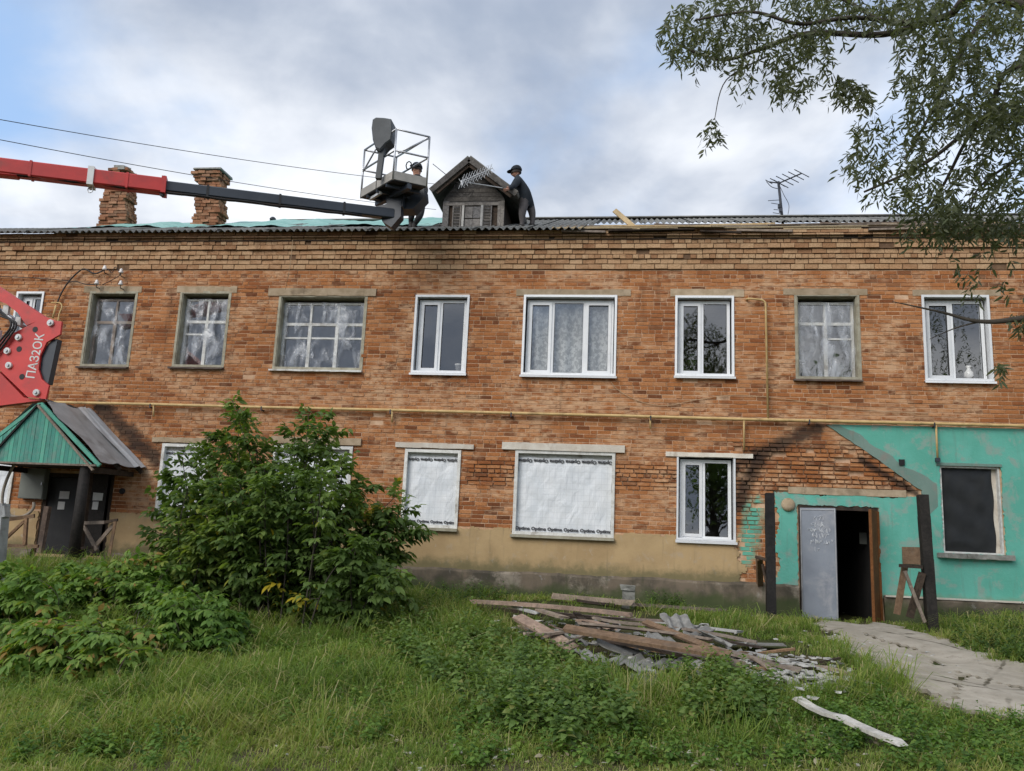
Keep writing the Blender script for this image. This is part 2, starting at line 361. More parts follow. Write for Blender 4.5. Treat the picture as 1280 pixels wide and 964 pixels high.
def wood(name, c1, c2, rough=.8, dirt=None):
    """grain runs along the object's longest local axis through stretched noise on generated coordinates"""
    m, t, b, o = new_mat(name)
    g_ = t.nodes.new('ShaderNodeTexCoord').outputs['Generated']; oi = t.nodes.new('ShaderNodeObjectInfo')
    v = t.nodes.new('ShaderNodeVectorMath'); v.operation = 'ADD'; t.links.new(objc(t), v.inputs[0])
    cmb = t.nodes.new('ShaderNodeCombineXYZ'); t.links.new(math_node(t, 'MULTIPLY', oi.outputs['Random'], 40.), cmb.inputs[0]); t.links.new(cmb.outputs[0], v.inputs[1])
    n1 = noise(t, scaled(t, v.outputs[0], (9., 9., 9.)), 1.2, 8, .7, 1.4); n2 = noise(t, v.outputs[0], 2.4, 6, .6)
    c = mixc(t, mapr(t, n1, .34, .66), c1, c2)
    c = mixc(t, mapr(t, n2, .45, .7, 0, .5), c, tuple(x*.55 for x in c2))
    c = mixc(t, 1., c, mixc(t, oi.outputs['Random'], (.72, .74, .78), (1.16, 1.12, 1.06)), 'MULTIPLY')
    if dirt: c = mixc(t, mapr(t, noise(t, pos(t), 3.5, 8, .7), .5, .68, 0, .7), c, dirt)
    t.links.new(c, b.inputs['Base Color']); b.inputs['Roughness'].default_value = rough; b.inputs['Specular IOR Level'].default_value = .2
    bump(t, b, n1, .5, .006); return m
M['slate_pale'] = plain('lime_white_slate', (.52, .51, .48), (.36, .355, .335), 6, .9, .4, 40, dirt=(.22, .21, .19), dirt_amt=.6)
M['wood_grey'] = wood('weathered_board', (.33, .27, .22), (.20, .16, .13), dirt=(.10, .085, .07))
M['wood_pink'] = wood('pinkish_old_board', (.37, .275, .22), (.21, .155, .125), dirt=(.16, .13, .11))
M['wood_tan'] = wood('tan_board', (.33, .21, .125), (.19, .118, .07), dirt=(.15, .115, .085))
M['wood_pale'] = wood('fresh_pale_board', (.58, .47, .30), (.44, .33, .19))
M['wood_orange'] = wood('orange_brown_door', (.235, .098, .033), (.15, .058, .02))
M['wood_silver'] = wood('silver_grey_board', (.27, .255, .24), (.13, .122, .115))
M['wood_old'] = wood('dark_grey_board', (.13, .122, .115), (.065, .06, .056))
M['wood_white'] = wood('white_washed_board', (.60, .58, .54), (.42, .41, .38))
M['wood_dark'] = wood('dark_rotten_board', (.075, .055, .042), (.035, .027, .022))
M['char'] = wood('charred_post', (.035, .031, .029), (.018, .017, .016), .7)
M['teal_board'] = wood('teal_painted_board', (.085, .40, .30), (.14, .36, .29), .7, dirt=(.20, .29, .25))
M['galv'] = plain('galvanised_sheet', (.44, .45, .45), (.33, .34, .34), 3, .45, .15, 8, .1, dirt=(.16, .155, .15), dirt_amt=.6)
M['galv_bright'] = plain('bright_galvanised', (.60, .62, .63), (.50, .52, .53), 3, .38, .15, 8, .15)
M['red'] = plain('red_machine_paint', (.55, .036, .030), (.43, .030, .028), 2.5, .48, .12, 14, dirt=(.20, .05, .04), dirt_amt=.6, spec=.5)
M['boom_dark'] = plain('dark_boom_paint', (.032, .040, .052), (.024, .030, .040), 2, .38, .06, 10, dirt=(.06, .06, .06), dirt_amt=.4, spec=.5)
M['black'] = plain('black_rubber', (.016, .016, .017), (.024, .024, .025), 5, .6, .2, 30)
M['steel'] = plain('bare_steel', (.46, .47, .49), (.36, .37, .39), 6, .35, .1, 30, .7)
M['white_paint'] = plain('white_machine_paint', (.70, .70, .69), (.60, .60, .58), 3, .5, .05, 20, dirt=(.3, .28, .25), dirt_amt=.4)
M['floor_pan'] = plain('basket_toe_board', (.36, .34, .31), (.27, .26, .24), 4, .7, .2, 20)
M['console'] = plain('grey_console_cover', (.085, .092, .098), (.06, .066, .07), 3, .6, .2, 12)
M['grey_box'] = plain('grey_green_cabinet', (.22, .235, .205), (.18, .19, .17), 2, .5, .05, 20)
M['door_metal'] = plain('grey_steel_door', (.24, .265, .31), (.19, .21, .25), 2.2, .45, .06, 12, .25, dirt=(.40, .40, .42), dirt_amt=.5)
M['chalk'] = plain('white_chalk', (.75, .77, .80), (.62, .64, .68), 9, .9, 0)
M['wire'] = plain('black_cable', (.025, .023, .022), (.035, .03, .03), 5, .6, 0)
M['wire_pale'] = plain('pale_cable', (.50, .36, .22), (.42, .3, .18), 5, .6, 0)
M['ceramic'] = plain('white_porcelain', (.80, .77, .74), (.70, .66, .63), 5, .2, 0, spec=.6)
M['aluminium'] = plain('aluminium', (.55, .57, .60), (.45, .47, .5), 5, .35, 0, .8)
M['mast'] = plain('dark_mast', (.055, .06, .075), (.04, .045, .055), 5, .5, .1, 30, .3)
M['hose'] = plain('pale_hose', (.46, .40, .33), (.36, .31, .25), 6, .6, .1, 30)
M['paper'] = plain('paper_notice', (.70, .70, .68), (.60, .60, .58), 8, .9, 0)
M['jacket'] = plain('dark_work_jacket', (.022, .028, .036), (.014, .018, .023), 6, .9, .6, 25)
M['jacket_grey'] = plain('dark_grey_overall', (.040, .042, .045), (.025, .026, .028), 6, .9, .6, 25)
M['trousers'] = plain('grey_trousers', (.115, .105, .105), (.075, .068, .068), 5, .9, .6, 25)
M['skin'] = plain('skin', (.42, .22, .15), (.36, .18, .12), 8, .6, .1, 40)
M['boot'] = plain('dark_boot', (.03, .025, .022), (.018, .015, .013), 6, .7, .3, 30)
M['hair'] = plain('dark_hair', (.02, .016, .013), (.03, .022, .018), 20, .7, .3, 60)
M['bark'] = plain('grey_bark', (.085, .072, .058), (.045, .038, .03), 5, .95, .8, 18, stretch=(1, 1, .3))
M['rubble'] = plain('lime_rubble', (.48, .45, .40), (.33, .30, .26), 8, .95, .6, 30)
def tarp_mat():
    m, t, b, o = new_mat('green_tarpaulin'); P = pos(t)
    c = mixc(t, mapr(t, noise(t, scaled(t, P, (.6, 1, 1)), 2.2, 6, .6, .5), .35, .68), (.26, .46, .41), (.15, .36, .31))
    t.links.new(c, b.inputs['Base Color']); b.inputs['Roughness'].default_value = .5; bump(t, b, noise(t, P, 5, 5, .6, .8), .6, .05); return m
M['tarp'] = tarp_mat()
def leaf_mat(name, cols, trans=.35, rough=.55, spec=.3):
    m, t, b, o = new_mat(name)
    a = t.nodes.new('ShaderNodeAttribute'); a.attribute_name = 'tint'
    s = t.nodes.new('ShaderNodeSeparateColor'); t.links.new(a.outputs['Color'], s.inputs[0])
    cr = t.nodes.new('ShaderNodeValToRGB'); els = cr.color_ramp.elements
    while len(els) < len(cols): els.new(.5)
    for e, (p_, c_) in zip(els, cols): e.position = p_; e.color = (*c_, 1)
    t.links.new(s.outputs[0], cr.inputs[0])
    c = cr.outputs[0]
    t.links.new(c, b.inputs['Base Color']); b.inputs['Roughness'].default_value = rough; b.inputs['Specular IOR Level'].default_value = spec
    tl = N(t, 'ShaderNodeBsdfTranslucent'); t.links.new(mixc(t, 1., c, (1.25, 1.3, .6), 'MULTIPLY'), tl.inputs[0])
    mx = N(t, 'ShaderNodeMixShader'); mx.inputs[0].default_value = trans
    t.links.new(b.outputs[0], mx.inputs[1]); t.links.new(tl.outputs[0], mx.inputs[2]); t.links.new(mx.outputs[0], o.inputs[0]); return m
M['leaf_shrub'] = leaf_mat('shrub_leaf', [(0, (.055, .10, .026)), (.5, (.12, .19, .05)), (.85, (.20, .28, .07)), (.93, (.22, .28, .06)), (1, (.46, .36, .03))], .45)
M['leaf_bramble'] = leaf_mat('bramble_leaf', [(0, (.045, .105, .022)), (.5, (.125, .225, .042)), (.85, (.20, .30, .06)), (.97, (.25, .30, .06)), (1, (.32, .20, .06))], .42)
M['leaf_weed'] = leaf_mat('weed_leaf', [(0, (.040, .085, .022)), (.6, (.125, .205, .052)), (.95, (.20, .285, .075)), (1, (.25, .22, .08))], .42)
M['leaf_willow'] = leaf_mat('willow_leaf', [(0, (.060, .072, .040)), (.5, (.105, .122, .066)), (.9, (.17, .185, .11)), (1, (.25, .26, .17))], .45, .45, .4)
M['grass'] = leaf_mat('grass_blade', [(0, (.08, .14, .024)), (.35, (.155, .24, .04)), (.65, (.24, .32, .06)), (.85, (.34, .34, .11)), (1, (.48, .41, .24))], .42)
M['dry_leaf'] = leaf_mat('dry_fallen_leaf', [(0, (.20, .15, .08)), (.5, (.38, .34, .24)), (1, (.50, .48, .40))], .2)
def ground_mat():
    m, t, b, o = new_mat('soil_and_turf'); P = pos(t)
    c = mixc(t, mapr(t, noise(t, P, 1.4, 8, .65), .38, .62), (.045, .060, .018), (.085, .070, .040))
    c = mixc(t, mapr(t, noise(t, P, 9, 6, .7), .5, .68, 0, .8), c, (.030, .036, .014))
    s = t.nodes.new('ShaderNodeSeparateXYZ'); t.links.new(P, s.inputs[0])
    bare = mapr(t, math_node(t, 'ADD', s.outputs[1], math_node(t, 'MULTIPLY', noise(t, P, 1.1, 6, .6), 2.6)), -8.6, -7.6, 1., 0.)
    c = mixc(t, math_node(t, 'MULTIPLY', bare, mapr(t, noise(t, P, 3., 6, .6), .35, .6, .25, .95)), c, (.135, .115, .075))
    t.links.new(c, b.inputs['Base Color']); b.inputs['Roughness'].default_value = 1; b.inputs['Specular IOR Level'].default_value = .1
    bump(t, b, noise(t, P, 22, 8, .7), .8, .04); return m
M['ground'] = ground_mat()
def path_mat():
    m, t, b, o = new_mat('old_path_concrete'); P = pos(t)
    c = mixc(t, mapr(t, noise(t, P, 1.6, 8, .65, .4), .36, .64), (.41, .37, .31), (.30, .27, .22))
    c = mixc(t, mapr(t, noise(t, P, 6, 8, .72), .55, .68, 0, .6), c, (.17, .15, .115))
    vo = t.nodes.new('ShaderNodeTexVoronoi'); vo.feature = 'DISTANCE_TO_EDGE'; vo.inputs['Scale'].default_value = .5; vo.inputs['Randomness'].default_value = 1
    t.links.new(scaled(t, P, (1, 1, .0)), vo.inputs['Vector'])
    wob = math_node(t, 'ADD', vo.outputs[0], math_node(t, 'MULTIPLY', math_node(t, 'SUBTRACT', noise(t, P, 6, 6, .7), .5), .06))
    c = mixc(t, math_node(t, 'MULTIPLY', mapr(t, wob, .016, .002), mapr(t, noise(t, P, 1.3, 4, .6), .42, .6)), c, (.07, .06, .04))
    t.links.new(c, b.inputs['Base Color']); b.inputs['Roughness'].default_value = .95; b.inputs['Specular IOR Level'].default_value = .15
    bump(t, b, noise(t, P, 18, 8, .7), .6, .03); return m
M['path'] = path_mat()

# ------------------------------------------------------------------ ground and path
def axis(fine0, fine1, step, far):
    a = list(np.arange(fine0, fine1+1e-6, step)); e = step; lo = fine0; hi = fine1; l = []; h = []
    while lo > -far: e *= 1.6; lo -= e; hi += e; l.append(lo); h.append(hi)
    return np.array(l[::-1]+a+h)
def make_ground():
    xs = axis(-16, 12, .16, 900); ys = axis(-13.5, 1, .16, 900)
    X, Y = np.meshgrid(xs, ys); Z = gz(X, Y)
    V = np.stack([X, Y, Z], -1).reshape(-1, 3); nx = len(xs); ny = len(ys)
    i = (np.arange(ny-1)[:, None]*nx + np.arange(nx-1)[None]).ravel()
    Fc = np.stack([i, i+1, i+nx+1, i+nx], 1)
    o = link('ground', fast_mesh('ground', V, Fc, 4, M['ground'], smooth=True)); tag(o, kind='structure')
make_ground()
PATH = [(1004, 779), (1036, 797), (1062, 814), (1084, 834), (1122, 856), (1152, 876), (1195, 896), (1300, 905), (1420, 930),
        (1420, 890), (1310, 845), (1235, 824), (1190, 806), (1152, 793), (1114, 782)]
PPOLY = [gp(x, y) for x, y in PATH]
def in_poly(x, y, poly):
    x = np.asarray(x); y = np.asarray(y); c = np.zeros(x.shape, bool); n = len(poly)
    for i in range(n):
        a = poly[i]; b = poly[i-1]
        with np.errstate(divide='ignore', invalid='ignore'):
            t = ((a.y > y) != (b.y > y)) & (x < (b.x-a.x)*(y-a.y)/(b.y-a.y+1e-12)+a.x)
        c ^= t
    return c
def make_path():
    st = .07
    xs = np.arange(min(p.x for p in PPOLY)-.1, max(p.x for p in PPOLY)+.1, st); ys = np.arange(min(p.y for p in PPOLY)-.1, -.12, st)
    X, Y = np.meshgrid(xs, ys)
    jx = .10*np.sin(5.1*X+2*Y)+.07*np.sin(11*Y+3*X); inside = in_poly(X+jx, Y+.08*np.sin(7*X), PPOLY)
    Z = gz(X, Y)+.035+.012*np.sin(2.3*X+1.1*Y)
    nx = len(xs); ny = len(ys); V = []; Fq = []; idx = {}
    def vid(j, i, low):
        k = (j, i, low)
        if k not in idx: idx[k] = len(V); V.append((X[j, i], Y[j, i], Z[j, i]-(.12 if low else 0)))
        return idx[k]
    cell = inside[:-1, :-1] & inside[1:, 1:] & inside[1:, :-1] & inside[:-1, 1:]
    CX, CY = X[:-1, :-1], Y[:-1, :-1]
    def cut(pts, w_):
        m = np.zeros(CX.shape, bool)
        for a_, b_ in zip(pts[:-1], pts[1:]):
            ab = np.array([b_.x-a_.x, b_.y-a_.y]); t = np.clip(((CX-a_.x)*ab[0]+(CY-a_.y)*ab[1])/(ab@ab), 0, 1)
            dd = np.hypot(CX-a_.x-t*ab[0], CY-a_.y-t*ab[1])+.035*np.sin(6*CX)*np.sin(7*CY); m |= dd < w_
        return m
    for pts, w_ in (([(1068, 790), (1100, 803), (1150, 818), (1190, 842), (1300, 868)], .032), ([(1190, 880), (1200, 848)], .03)):
        cell &= ~cut([gp(*p_) for p_ in pts], w_)
    for j in range(ny-1):
        for i in range(nx-1):
            if not cell[j, i]: continue
            Fq.append((vid(j, i, 0), vid(j, i+1, 0), vid(j+1, i+1, 0), vid(j+1, i, 0)))
            for (dj, di, a, b) in ((-1, 0, (j, i), (j, i+1)), (1, 0, (j+1, i+1), (j+1, i)), (0, -1, (j+1, i), (j, i)), (0, 1, (j, i+1), (j+1, i+1))):
                jj, ii = j+dj, i+di
                if not (0 <= jj < ny-1 and 0 <= ii < nx-1 and cell[jj, ii]):
                    Fq.append((vid(*a, 1), vid(*b, 1), vid(*b, 0), vid(*a, 0)))
    me = bpy.data.meshes.new('path'); me.from_pydata(V, [], Fq); o = link('path', me, M['path']); tag(o, kind='structure')
make_path()

# ------------------------------------------------------------------ the apartment building
WX0, WX1 = -14.9, 11.5
ZB, ZC = .58, 6.61                                 # plinth ledge, underside of the cornice
bld = empty('apartment_building', (-2, 0, 0), 'two storey red brick apartment block with a half stripped slate roof', 'building')
def op(a, b, c, d):
    """opening from its four photo corners tl, tr, bl, br"""
    A, B, C_, D_ = at(*a), at(*b), at(*c), at(*d)
    return [(A.x+C_.x)/2, (B.x+D_.x)/2, (C_.z+D_.z)/2, (A.z+B.z)/2]
OPN = {
 'w0': op((20, 366), (53, 366), (12, 457), (44, 457)),
 'w1': op((113.7, 366), (171, 366), (104, 457.5), (158, 458.7)),
 'w2': op((228.7, 366), (287.5, 366), (217, 457.5), (277, 460)),
 'w3': op((351, 371), (457.5, 370), (343.7, 461), (450, 463)),
 'w4': op((522, 370), (586.3, 370.5), (514, 466), (581, 467)),
 'w5': op((656.2, 370.5), (771.1, 370.1), (652.5, 469), (767.5, 470)),
 'w6': op((844.5, 371.2), (915.5, 371.2), (845.5, 470), (917, 471)),
 'w7': op((995.4, 369.5), (1070.8, 368.8), (997.9, 474), (1074.4, 474)),
 'w8': op((1152.3, 370), (1234, 370.8), (1157.8, 476), (1241, 477)),
 'l0': op((-30, 552), (21, 552), (-40, 635), (12, 636)),
 'l2': op((205, 553), (260, 555), (195, 645), (255, 648)),
 'l3': op((345, 556), (440, 556), (335, 650), (434, 652)),
 'l4': op((507, 560), (576, 562), (503, 657), (570, 661)),
 'l5': op((646.3, 562), (768.7, 564), (641, 668), (765, 671)),
 'l6': op((846, 570), (918, 571), (848, 675), (918, 677)),
 'l8': op((1173, 583), (1247, 583), (1180, 692), (1258, 694)),
 'dr': op((998, 632), (1094, 634), (1000, 775), (1106, 780)),
 'dl': op((52, 592), (140, 592), (48, 693), (135, 693)),
}
OPN['dr'][2] = .03; OPN['dl'][2] = .55
HOLES = list(OPN.values())
def holes_sheet(x0, x1, z0, z1, y, step, holes, depth=0.):
    """vertical sheet facing -Y with rectangular openings and their reveals"""
    xs = set(np.round(np.arange(x0, x1, step), 4)) | {x1}; zs = set(np.round(np.arange(z0, z1, step), 4)) | {z1}
    for h in holes: xs |= {h[0], h[1]}; zs |= {h[2], h[3]}
    xs = np.array(sorted(v for v in xs if x0 <= v <= x1)); zs = np.array(sorted(v for v in zs if z0 <= v <= z1))
    cx = (xs[:-1]+xs[1:])/2; cz = (zs[:-1]+zs[1:])/2
    CX, CZ = np.meshgrid(cx, cz); ok = np.ones(CX.shape, bool)
    for h in holes: ok &= ~((CX > h[0]) & (CX < h[1]) & (CZ > h[2]) & (CZ < h[3]))
    X, Z = np.meshgrid(xs, zs); V = np.stack([X, np.full_like(X, y), Z], -1).reshape(-1, 3); nx = len(xs)
    j, i = np.nonzero(ok); k = j*nx+i
    Fc = np.stack([k, k+1, k+nx+1, k+nx], 1); V = list(map(tuple, V)); Fc = list(map(tuple, Fc))
    if depth:
        for a, b, c, d in holes:
            if a < x0 or b > x1: continue
            c2, d2 = max(c, z0), min(d, z1)
            for p, q in (((a, c2), (a, d2)), ((a, d2), (b, d2)), ((b, d2), (b, c2)), ((b, c2), (a, c2))):
                n = len(V); V += [(p[0], y, p[1]), (q[0], y, q[1]), (q[0], y+depth, q[1]), (p[0], y+depth, p[1])]; Fc.append((n, n+1, n+2, n+3))
    return V, Fc
def eroded(x, z):
    """0..1 how much the joints are washed out"""
    e = 0.
    if 2.0 < x < 5.2 and 2.2 < z < 3.25: e = max(e, min(1, (3.35-z)/.35))
    if -3.05 < x < .95 and 2.22 < z < 2.72: e = max(e, .75)
    if 1.9 < x < 2.5 and 1.6 < z < 2.9: e = max(e, .6)
    return e
V, Fc = holes_sheet(WX0, WX1, -.6, 7.25, .006, .10, HOLES, .30)
V = [(x, y+(.045*eroded(x, z_) if y < .05 else 0), z_) for x, y, z_ in V]
me = bpy.data.meshes.new('wall'); me.from_pydata(V, [], Fc); wall = link('wall', me, M['mortar'], bld)
# shell behind the facade: inner leaf, floors, partitions, gable ends and back wall
shell = MB()
V, Fc = holes_sheet(WX0+.25, WX1-.25, -.6, 7.2, .305, 4., HOLES)
shell.add(V, Fc)
shell.box(WX0+.25, WX1-.25, .32, 10.2, 3.28, 3.55); shell.box(WX0+.25, WX1-.25, .32, 10.2, -.62, -.02); shell.box(WX0+.25, WX1-.25, .32, 10.2, 6.72, 6.95)
shell.box(WX0+.25, WX1-.25, 4.6, 4.75, -.02, 6.72)
for x in (-11.5, -7.55, -4.75, -2.7, .3, 2.35, 4.75): shell.box(x-.06, x+.06, .32, 4.6, -.02, 6.72)
shell.build('inner_walls', M['room'], bld)
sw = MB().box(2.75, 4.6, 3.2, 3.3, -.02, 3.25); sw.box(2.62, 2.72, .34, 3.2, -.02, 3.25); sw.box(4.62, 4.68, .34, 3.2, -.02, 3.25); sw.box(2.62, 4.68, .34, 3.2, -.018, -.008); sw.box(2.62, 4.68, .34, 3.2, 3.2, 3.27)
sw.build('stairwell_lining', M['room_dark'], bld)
ends = MB().box(WX0, WX0+.25, .013, 10.6, -.6, 7.25); ends.box(WX1-.25, WX1, .013, 10.6, -.6, 7.25); ends.box(WX0, WX1, 10.3, 10.6, -.6, 7.24)
ends.build('side_and_back_walls', M['mortar'], bld)

# --- bricks: real courses, cut round openings; the largest 300 are separate pieces
COURSE, PITCH = .0805, .262
def diag_x(z):            # right edge of bare brick above the entrance (scar of the removed porch roof)
    P1, P2, P3 = at(1032, 531), at(1090, 570), at(1150, 613)
    if z >= P2.z: return P1.x + (P1.z-z)/(P1.z-P2.z)*(P2.x-P1.x)
    return P2.x + (P2.z-z)/(P2.z-P3.z)*(P3.x-P2.x)
ZG, ZT = at(1040, 617).z, at(1032, 531).z      # bottom of the bare gable, top of the teal plaster
XT0 = at(972, 700).x                            # left limit of the teal entrance surround
OCH_TOP = 1.42
def covered(x, z):
    if z < OCH_TOP-.02 and x < 2.12: return True
    if z < ZG and x > XT0+.02: return True
    if z < ZT-.01 and x > diag_x(z)+.05: return True
    return False
bricks = []     # x0,x1,z0,z1,yfront
k = 0; z = ZB-.02
while z < ZC-.02:
    header = (k % 7 == 3)
    pitch = PITCH/2 if header else PITCH
    x = WX0 - (pitch/2 if k % 2 else 0) - R_.uniform(0, .05)
    z1 = z+COURSE-R_.uniform(.013, .019)
    while x < WX1:
        ln = pitch*R_.uniform(.93, 1.05)
        if not header and R_.random() < .10: ln = PITCH/2
        a, b = x+.0065, x+ln-.0065; x += ln
        segs = [(a, b)]
        for h in HOLES:
            if h[3]+.01 <= z or h[2]-.01 >= z1: continue
            ns = []
            for p, q in segs:
                if q <= h[0]-.004 or p >= h[1]+.004: ns.append((p, q)); continue
                if p < h[0]-.03: ns.append((p, h[0]-.004))
                if q > h[1]+.03: ns.append((h[1]+.004, q))
            segs = ns
        for p, q in segs:
            if p < WX0 or q > WX1: continue
            m_ = (p+q)/2
            if covered(m_, (z+z1)/2): continue
            e = eroded(m_, z)
            if e > .3 and R_.random() < .07*e: continue
            if R_.random() < .006: continue
            yf = R_.gauss(-.0035, .003) - (R_.uniform(-.012, .022)*e)
            sh_ = e*.006
            bricks.append((p+sh_, q-sh_, z+R_.uniform(-.002, .002)+sh_*.6, z1-sh_*.9, min(yf, .003 if e < .3 else .02), e))
    z += COURSE; k += 1
def px_area(b):
    c = Vector(((b[0]+b[1])/2, 0, (b[2]+b[3])/2)) - CAM
    u = 640 + F*c.dot(RT)/c.dot(FW); v = 482 - F*c.dot(UP)/c.dot(FW)
    if not (5 < u < 1275 and 5 < v < 960): return 0
    return (b[1]-b[0])*(b[3]-b[2])/c.dot(FW)**2*(1.35 if b[5] > .3 and b[0] > 1.5 else 1)
order = sorted(range(len(bricks)), key=lambda i: -px_area(bricks[i])); big = set(order[:300])
def brick_arrays(bs, yback=.06):
    n = len(bs); B = np.array([b[:5] for b in bs]); V = np.zeros((n, 8, 3)); J = NP.normal(0, .0012, (n, 8, 3))*np.array([1.6, .7, 1.])
    e = np.array([b[5] for b in bs])[:, None, None]
    J = J*(1+2.2*e)
    for q, (xi, zi) in enumerate(((0, 2), (1, 2), (1, 3), (0, 3))):
        V[:, q, 0] = B[:, xi]; V[:, q, 2] = B[:, zi]; V[:, q, 1] = B[:, 4]
        V[:, q+4, 0] = B[:, xi]; V[:, q+4, 2] = B[:, zi]; V[:, q+4, 1] = yback
    V += J
    base = np.array([(0, 1, 2, 3), (1, 5, 6, 2), (4, 0, 3, 7), (3, 2, 6, 7), (4, 5, 1, 0)])
    Fc = (base[None]+(np.arange(n)*8)[:, None, None]).reshape(-1, 4)
    tint = np.repeat(NP.random((n, 1, 4)), 8, 1).reshape(-1, 4)
    return V.reshape(-1, 3), Fc, tint
V, Fc, T = brick_arrays([b for i, b in enumerate(bricks) if i not in big])
tag(link('brick_courses', fast_mesh('brick_courses', V, Fc, 4, M['brick'], T), None, wall), kind='stuff')
variants = []
for q in range(14):
    V, Fc, T = brick_arrays([(-.5, .5, -.5, .5, 0., 0)], 1.)
    V = V*1.0; V[:4] += NP.normal(0, .022, (4, 3))*[.5, 1.2, 1.4]
    variants.append(fast_mesh('brick', V, Fc, 4, M['brick'], T))
for i in sorted(big):
    b = bricks[i]; o = link('brick', variants[i % 14], None, wall)
    o.location = ((b[0]+b[1])/2, b[4], (b[2]+b[3])/2); o.scale = (b[1]-b[0], .06, b[3]-b[2])

# --- cornice of pale bricks in stepped courses
corn = MB(); rows = []
cz = [at(640, y).z for y in (337.5, 331, 325, 319.5, 313.5, 307.5, 302, 296, 291)]
proj = [-.03, -.03, -.06, -.06, -.105, -.105, -.13, -.13]
for q in range(8):
    corn.box(WX0, WX1, proj[q]+.022, .02, cz[q]+.0005*q, cz[q+1])
cornice = corn.build('cornice', M['mortar_dark'], bld)
cb_ = []
for q in range(8):
    hd = q in (2, 5); pit = (.127 if hd else .262)*1.0; x = WX0-R_.uniform(0, .2)
    while x < WX1-.3:
        ln = pit*R_.uniform(.94, 1.04)
        if R_.random() > .015: cb_.append((max(x, WX0)+.006, x+ln-.006, cz[q]+.012+R_.uniform(-.003, .003), cz[q+1]-.006, proj[q]+R_.gauss(0, .006)-.0, .25, q))
        x += ln
V, Fc, T = brick_arrays(cb_)
yb = np.array([proj[b[6]]+.03 for b in cb_]); V = V.reshape(-1, 8, 3); V[:, 4:, 1] = yb[:, None]; V = V.reshape(-1, 3)
tag(link('cornice_bricks', fast_mesh('cornice_bricks', V, Fc, 4, M['brick_pale'], T), None, cornice), kind='stuff')

# --- plaster sheets with ragged edges, plinth
def cell_sheet(name, x0, x1, z0, z1, st, inside, yf, yb, mat, parent):
    xs = np.arange(x0, x1+st*.5, st); zs = np.arange(z0, z1+st*.5, st); nx, nz = len(xs), len(zs)
    cell = np.array([[inside((xs[i]+xs[i+1])/2, (zs[j]+zs[j+1])/2) for i in range(nx-1)] for j in range(nz-1)])
    jx = NP.uniform(-st*.42, st*.42, (nz, nx)); jz = NP.uniform(-st*.42, st*.42, (nz, nx)); 
    V = []; Fq = []; idx = {}
    inner = np.zeros((nz, nx), bool); inner[1:-1, 1:-1] = cell[:-1, :-1] & cell[1:, 1:] & cell[1:, :-1] & cell[:-1, 1:]
    def vid(j, i, back):
        kk = (j, i, back)
        if kk not in idx:
            idx[kk] = len(V); s_ = 0 if (inner[j, i] or i in (0, nx-1) or j in (0, nz-1)) else 1
            V.append((xs[i]+jx[j, i]*s_, (yb if back else yf + .002*math.sin(3*xs[i])*math.sin(4*zs[j])), zs[j]+jz[j, i]*s_))
        return idx[kk]
    for j in range(nz-1):
        for i in range(nx-1):
            if not cell[j, i]: continue
            Fq.append((vid(j, i, 0), vid(j, i+1, 0), vid(j+1, i+1, 0), vid(j+1, i, 0)))
            for dj, di, a, b in ((-1, 0, (j, i), (j, i+1)), (1, 0, (j+1, i+1), (j+1, i)), (0, -1, (j+1, i), (j, i)), (0, 1, (j, i+1), (j+1, i+1))):
                jj, ii = j+dj, i+di
                if not (0 <= jj < nz-1 and 0 <= ii < nx-1 and cell[jj, ii]): Fq.append((vid(*b, 0), vid(*a, 0), vid(*a, 1), vid(*b, 1)))
    me = bpy.data.meshes.new(name); me.from_pydata(V, [], Fq); return link(name, me, mat, parent)
def inhole(x, z, m=0.):
    return any(h[0]-m < x < h[1]+m and h[2]-m < z < h[3]+m for h in HOLES)
def wob(x, s=1.): return .03*math.sin(2.3*x*s)+.02*math.sin(6.1*x*s+1)+.012*math.sin(15*x*s)
cell_sheet('ochre_plaster', WX0, 2.5, ZB-.05, 1.55, .035,
           lambda x, z: not inhole(x, z, .02) and z < OCH_TOP+wob(x)*.5 and x < 2.12+.16*math.sin(9*z)*.5+.05*math.sin(23*z) and (x < 2.1 or z < 1.0), -.024, .012, M['ochre'], bld)
def teal_in(x, z):
    if inhole(x, z, .012): return False
    if z < ZG-.02+.025*math.sin(5*x): return x > XT0+.04*math.sin(8*z)
    return x > diag_x(z)+.03*math.sin(7*z)+.04
cell_sheet('teal_plaster', 2.3, WX1, .47, ZT, .035, lambda x, z: teal_in(x, z) and not (z > ZG and x < diag_x(z)+.10), -.026, .012, M['teal'], bld)
def scar_band():
    zs = np.arange(ZT-.005, at(1175, 664).z, -.04); mb = MB(); L_, R2 = [], []; zg = at(1150, 613).z
    for z_ in zs:
        t = (ZT-z_)/(ZT-zg); xl_ = diag_x(max(z_, zg)) if z_ > zg else diag_x(zg)+.02
        wd = .22+.26*min(t, 1)+.05*math.sin(6*z_)+.04*math.sin(17*z_)+R_.uniform(-.02, .02)
        if z_ < zg: wd = max(.02, .44*(1-(zg-z_)/(zg-zs[-1]))+.05*math.sin(9*z_))
        L_.append((xl_+R_.uniform(-.012, .012), z_)); R2.append((min(xl_+wd, OPN['l8'][0]-.06), z_))
    n = len(L_); V_ = []
    for y_ in (-.030, .0):
        V_ += [(x, y_, z_) for x, z_ in L_]+[(x, y_, z_) for x, z_ in R2]
    fs = [(i+1, n+i+1, n+i, i) for i in range(n-1)]+[(2*n+i, 2*n+i+1, i+1, i) for i in range(n-1)]+[(n+i, n+i+1, 3*n+i+1, 3*n+i) for i in range(n-1)]
    mb.add(V_, fs); mb.build('scar_band', M['teal_grey'], bld)
scar_band()
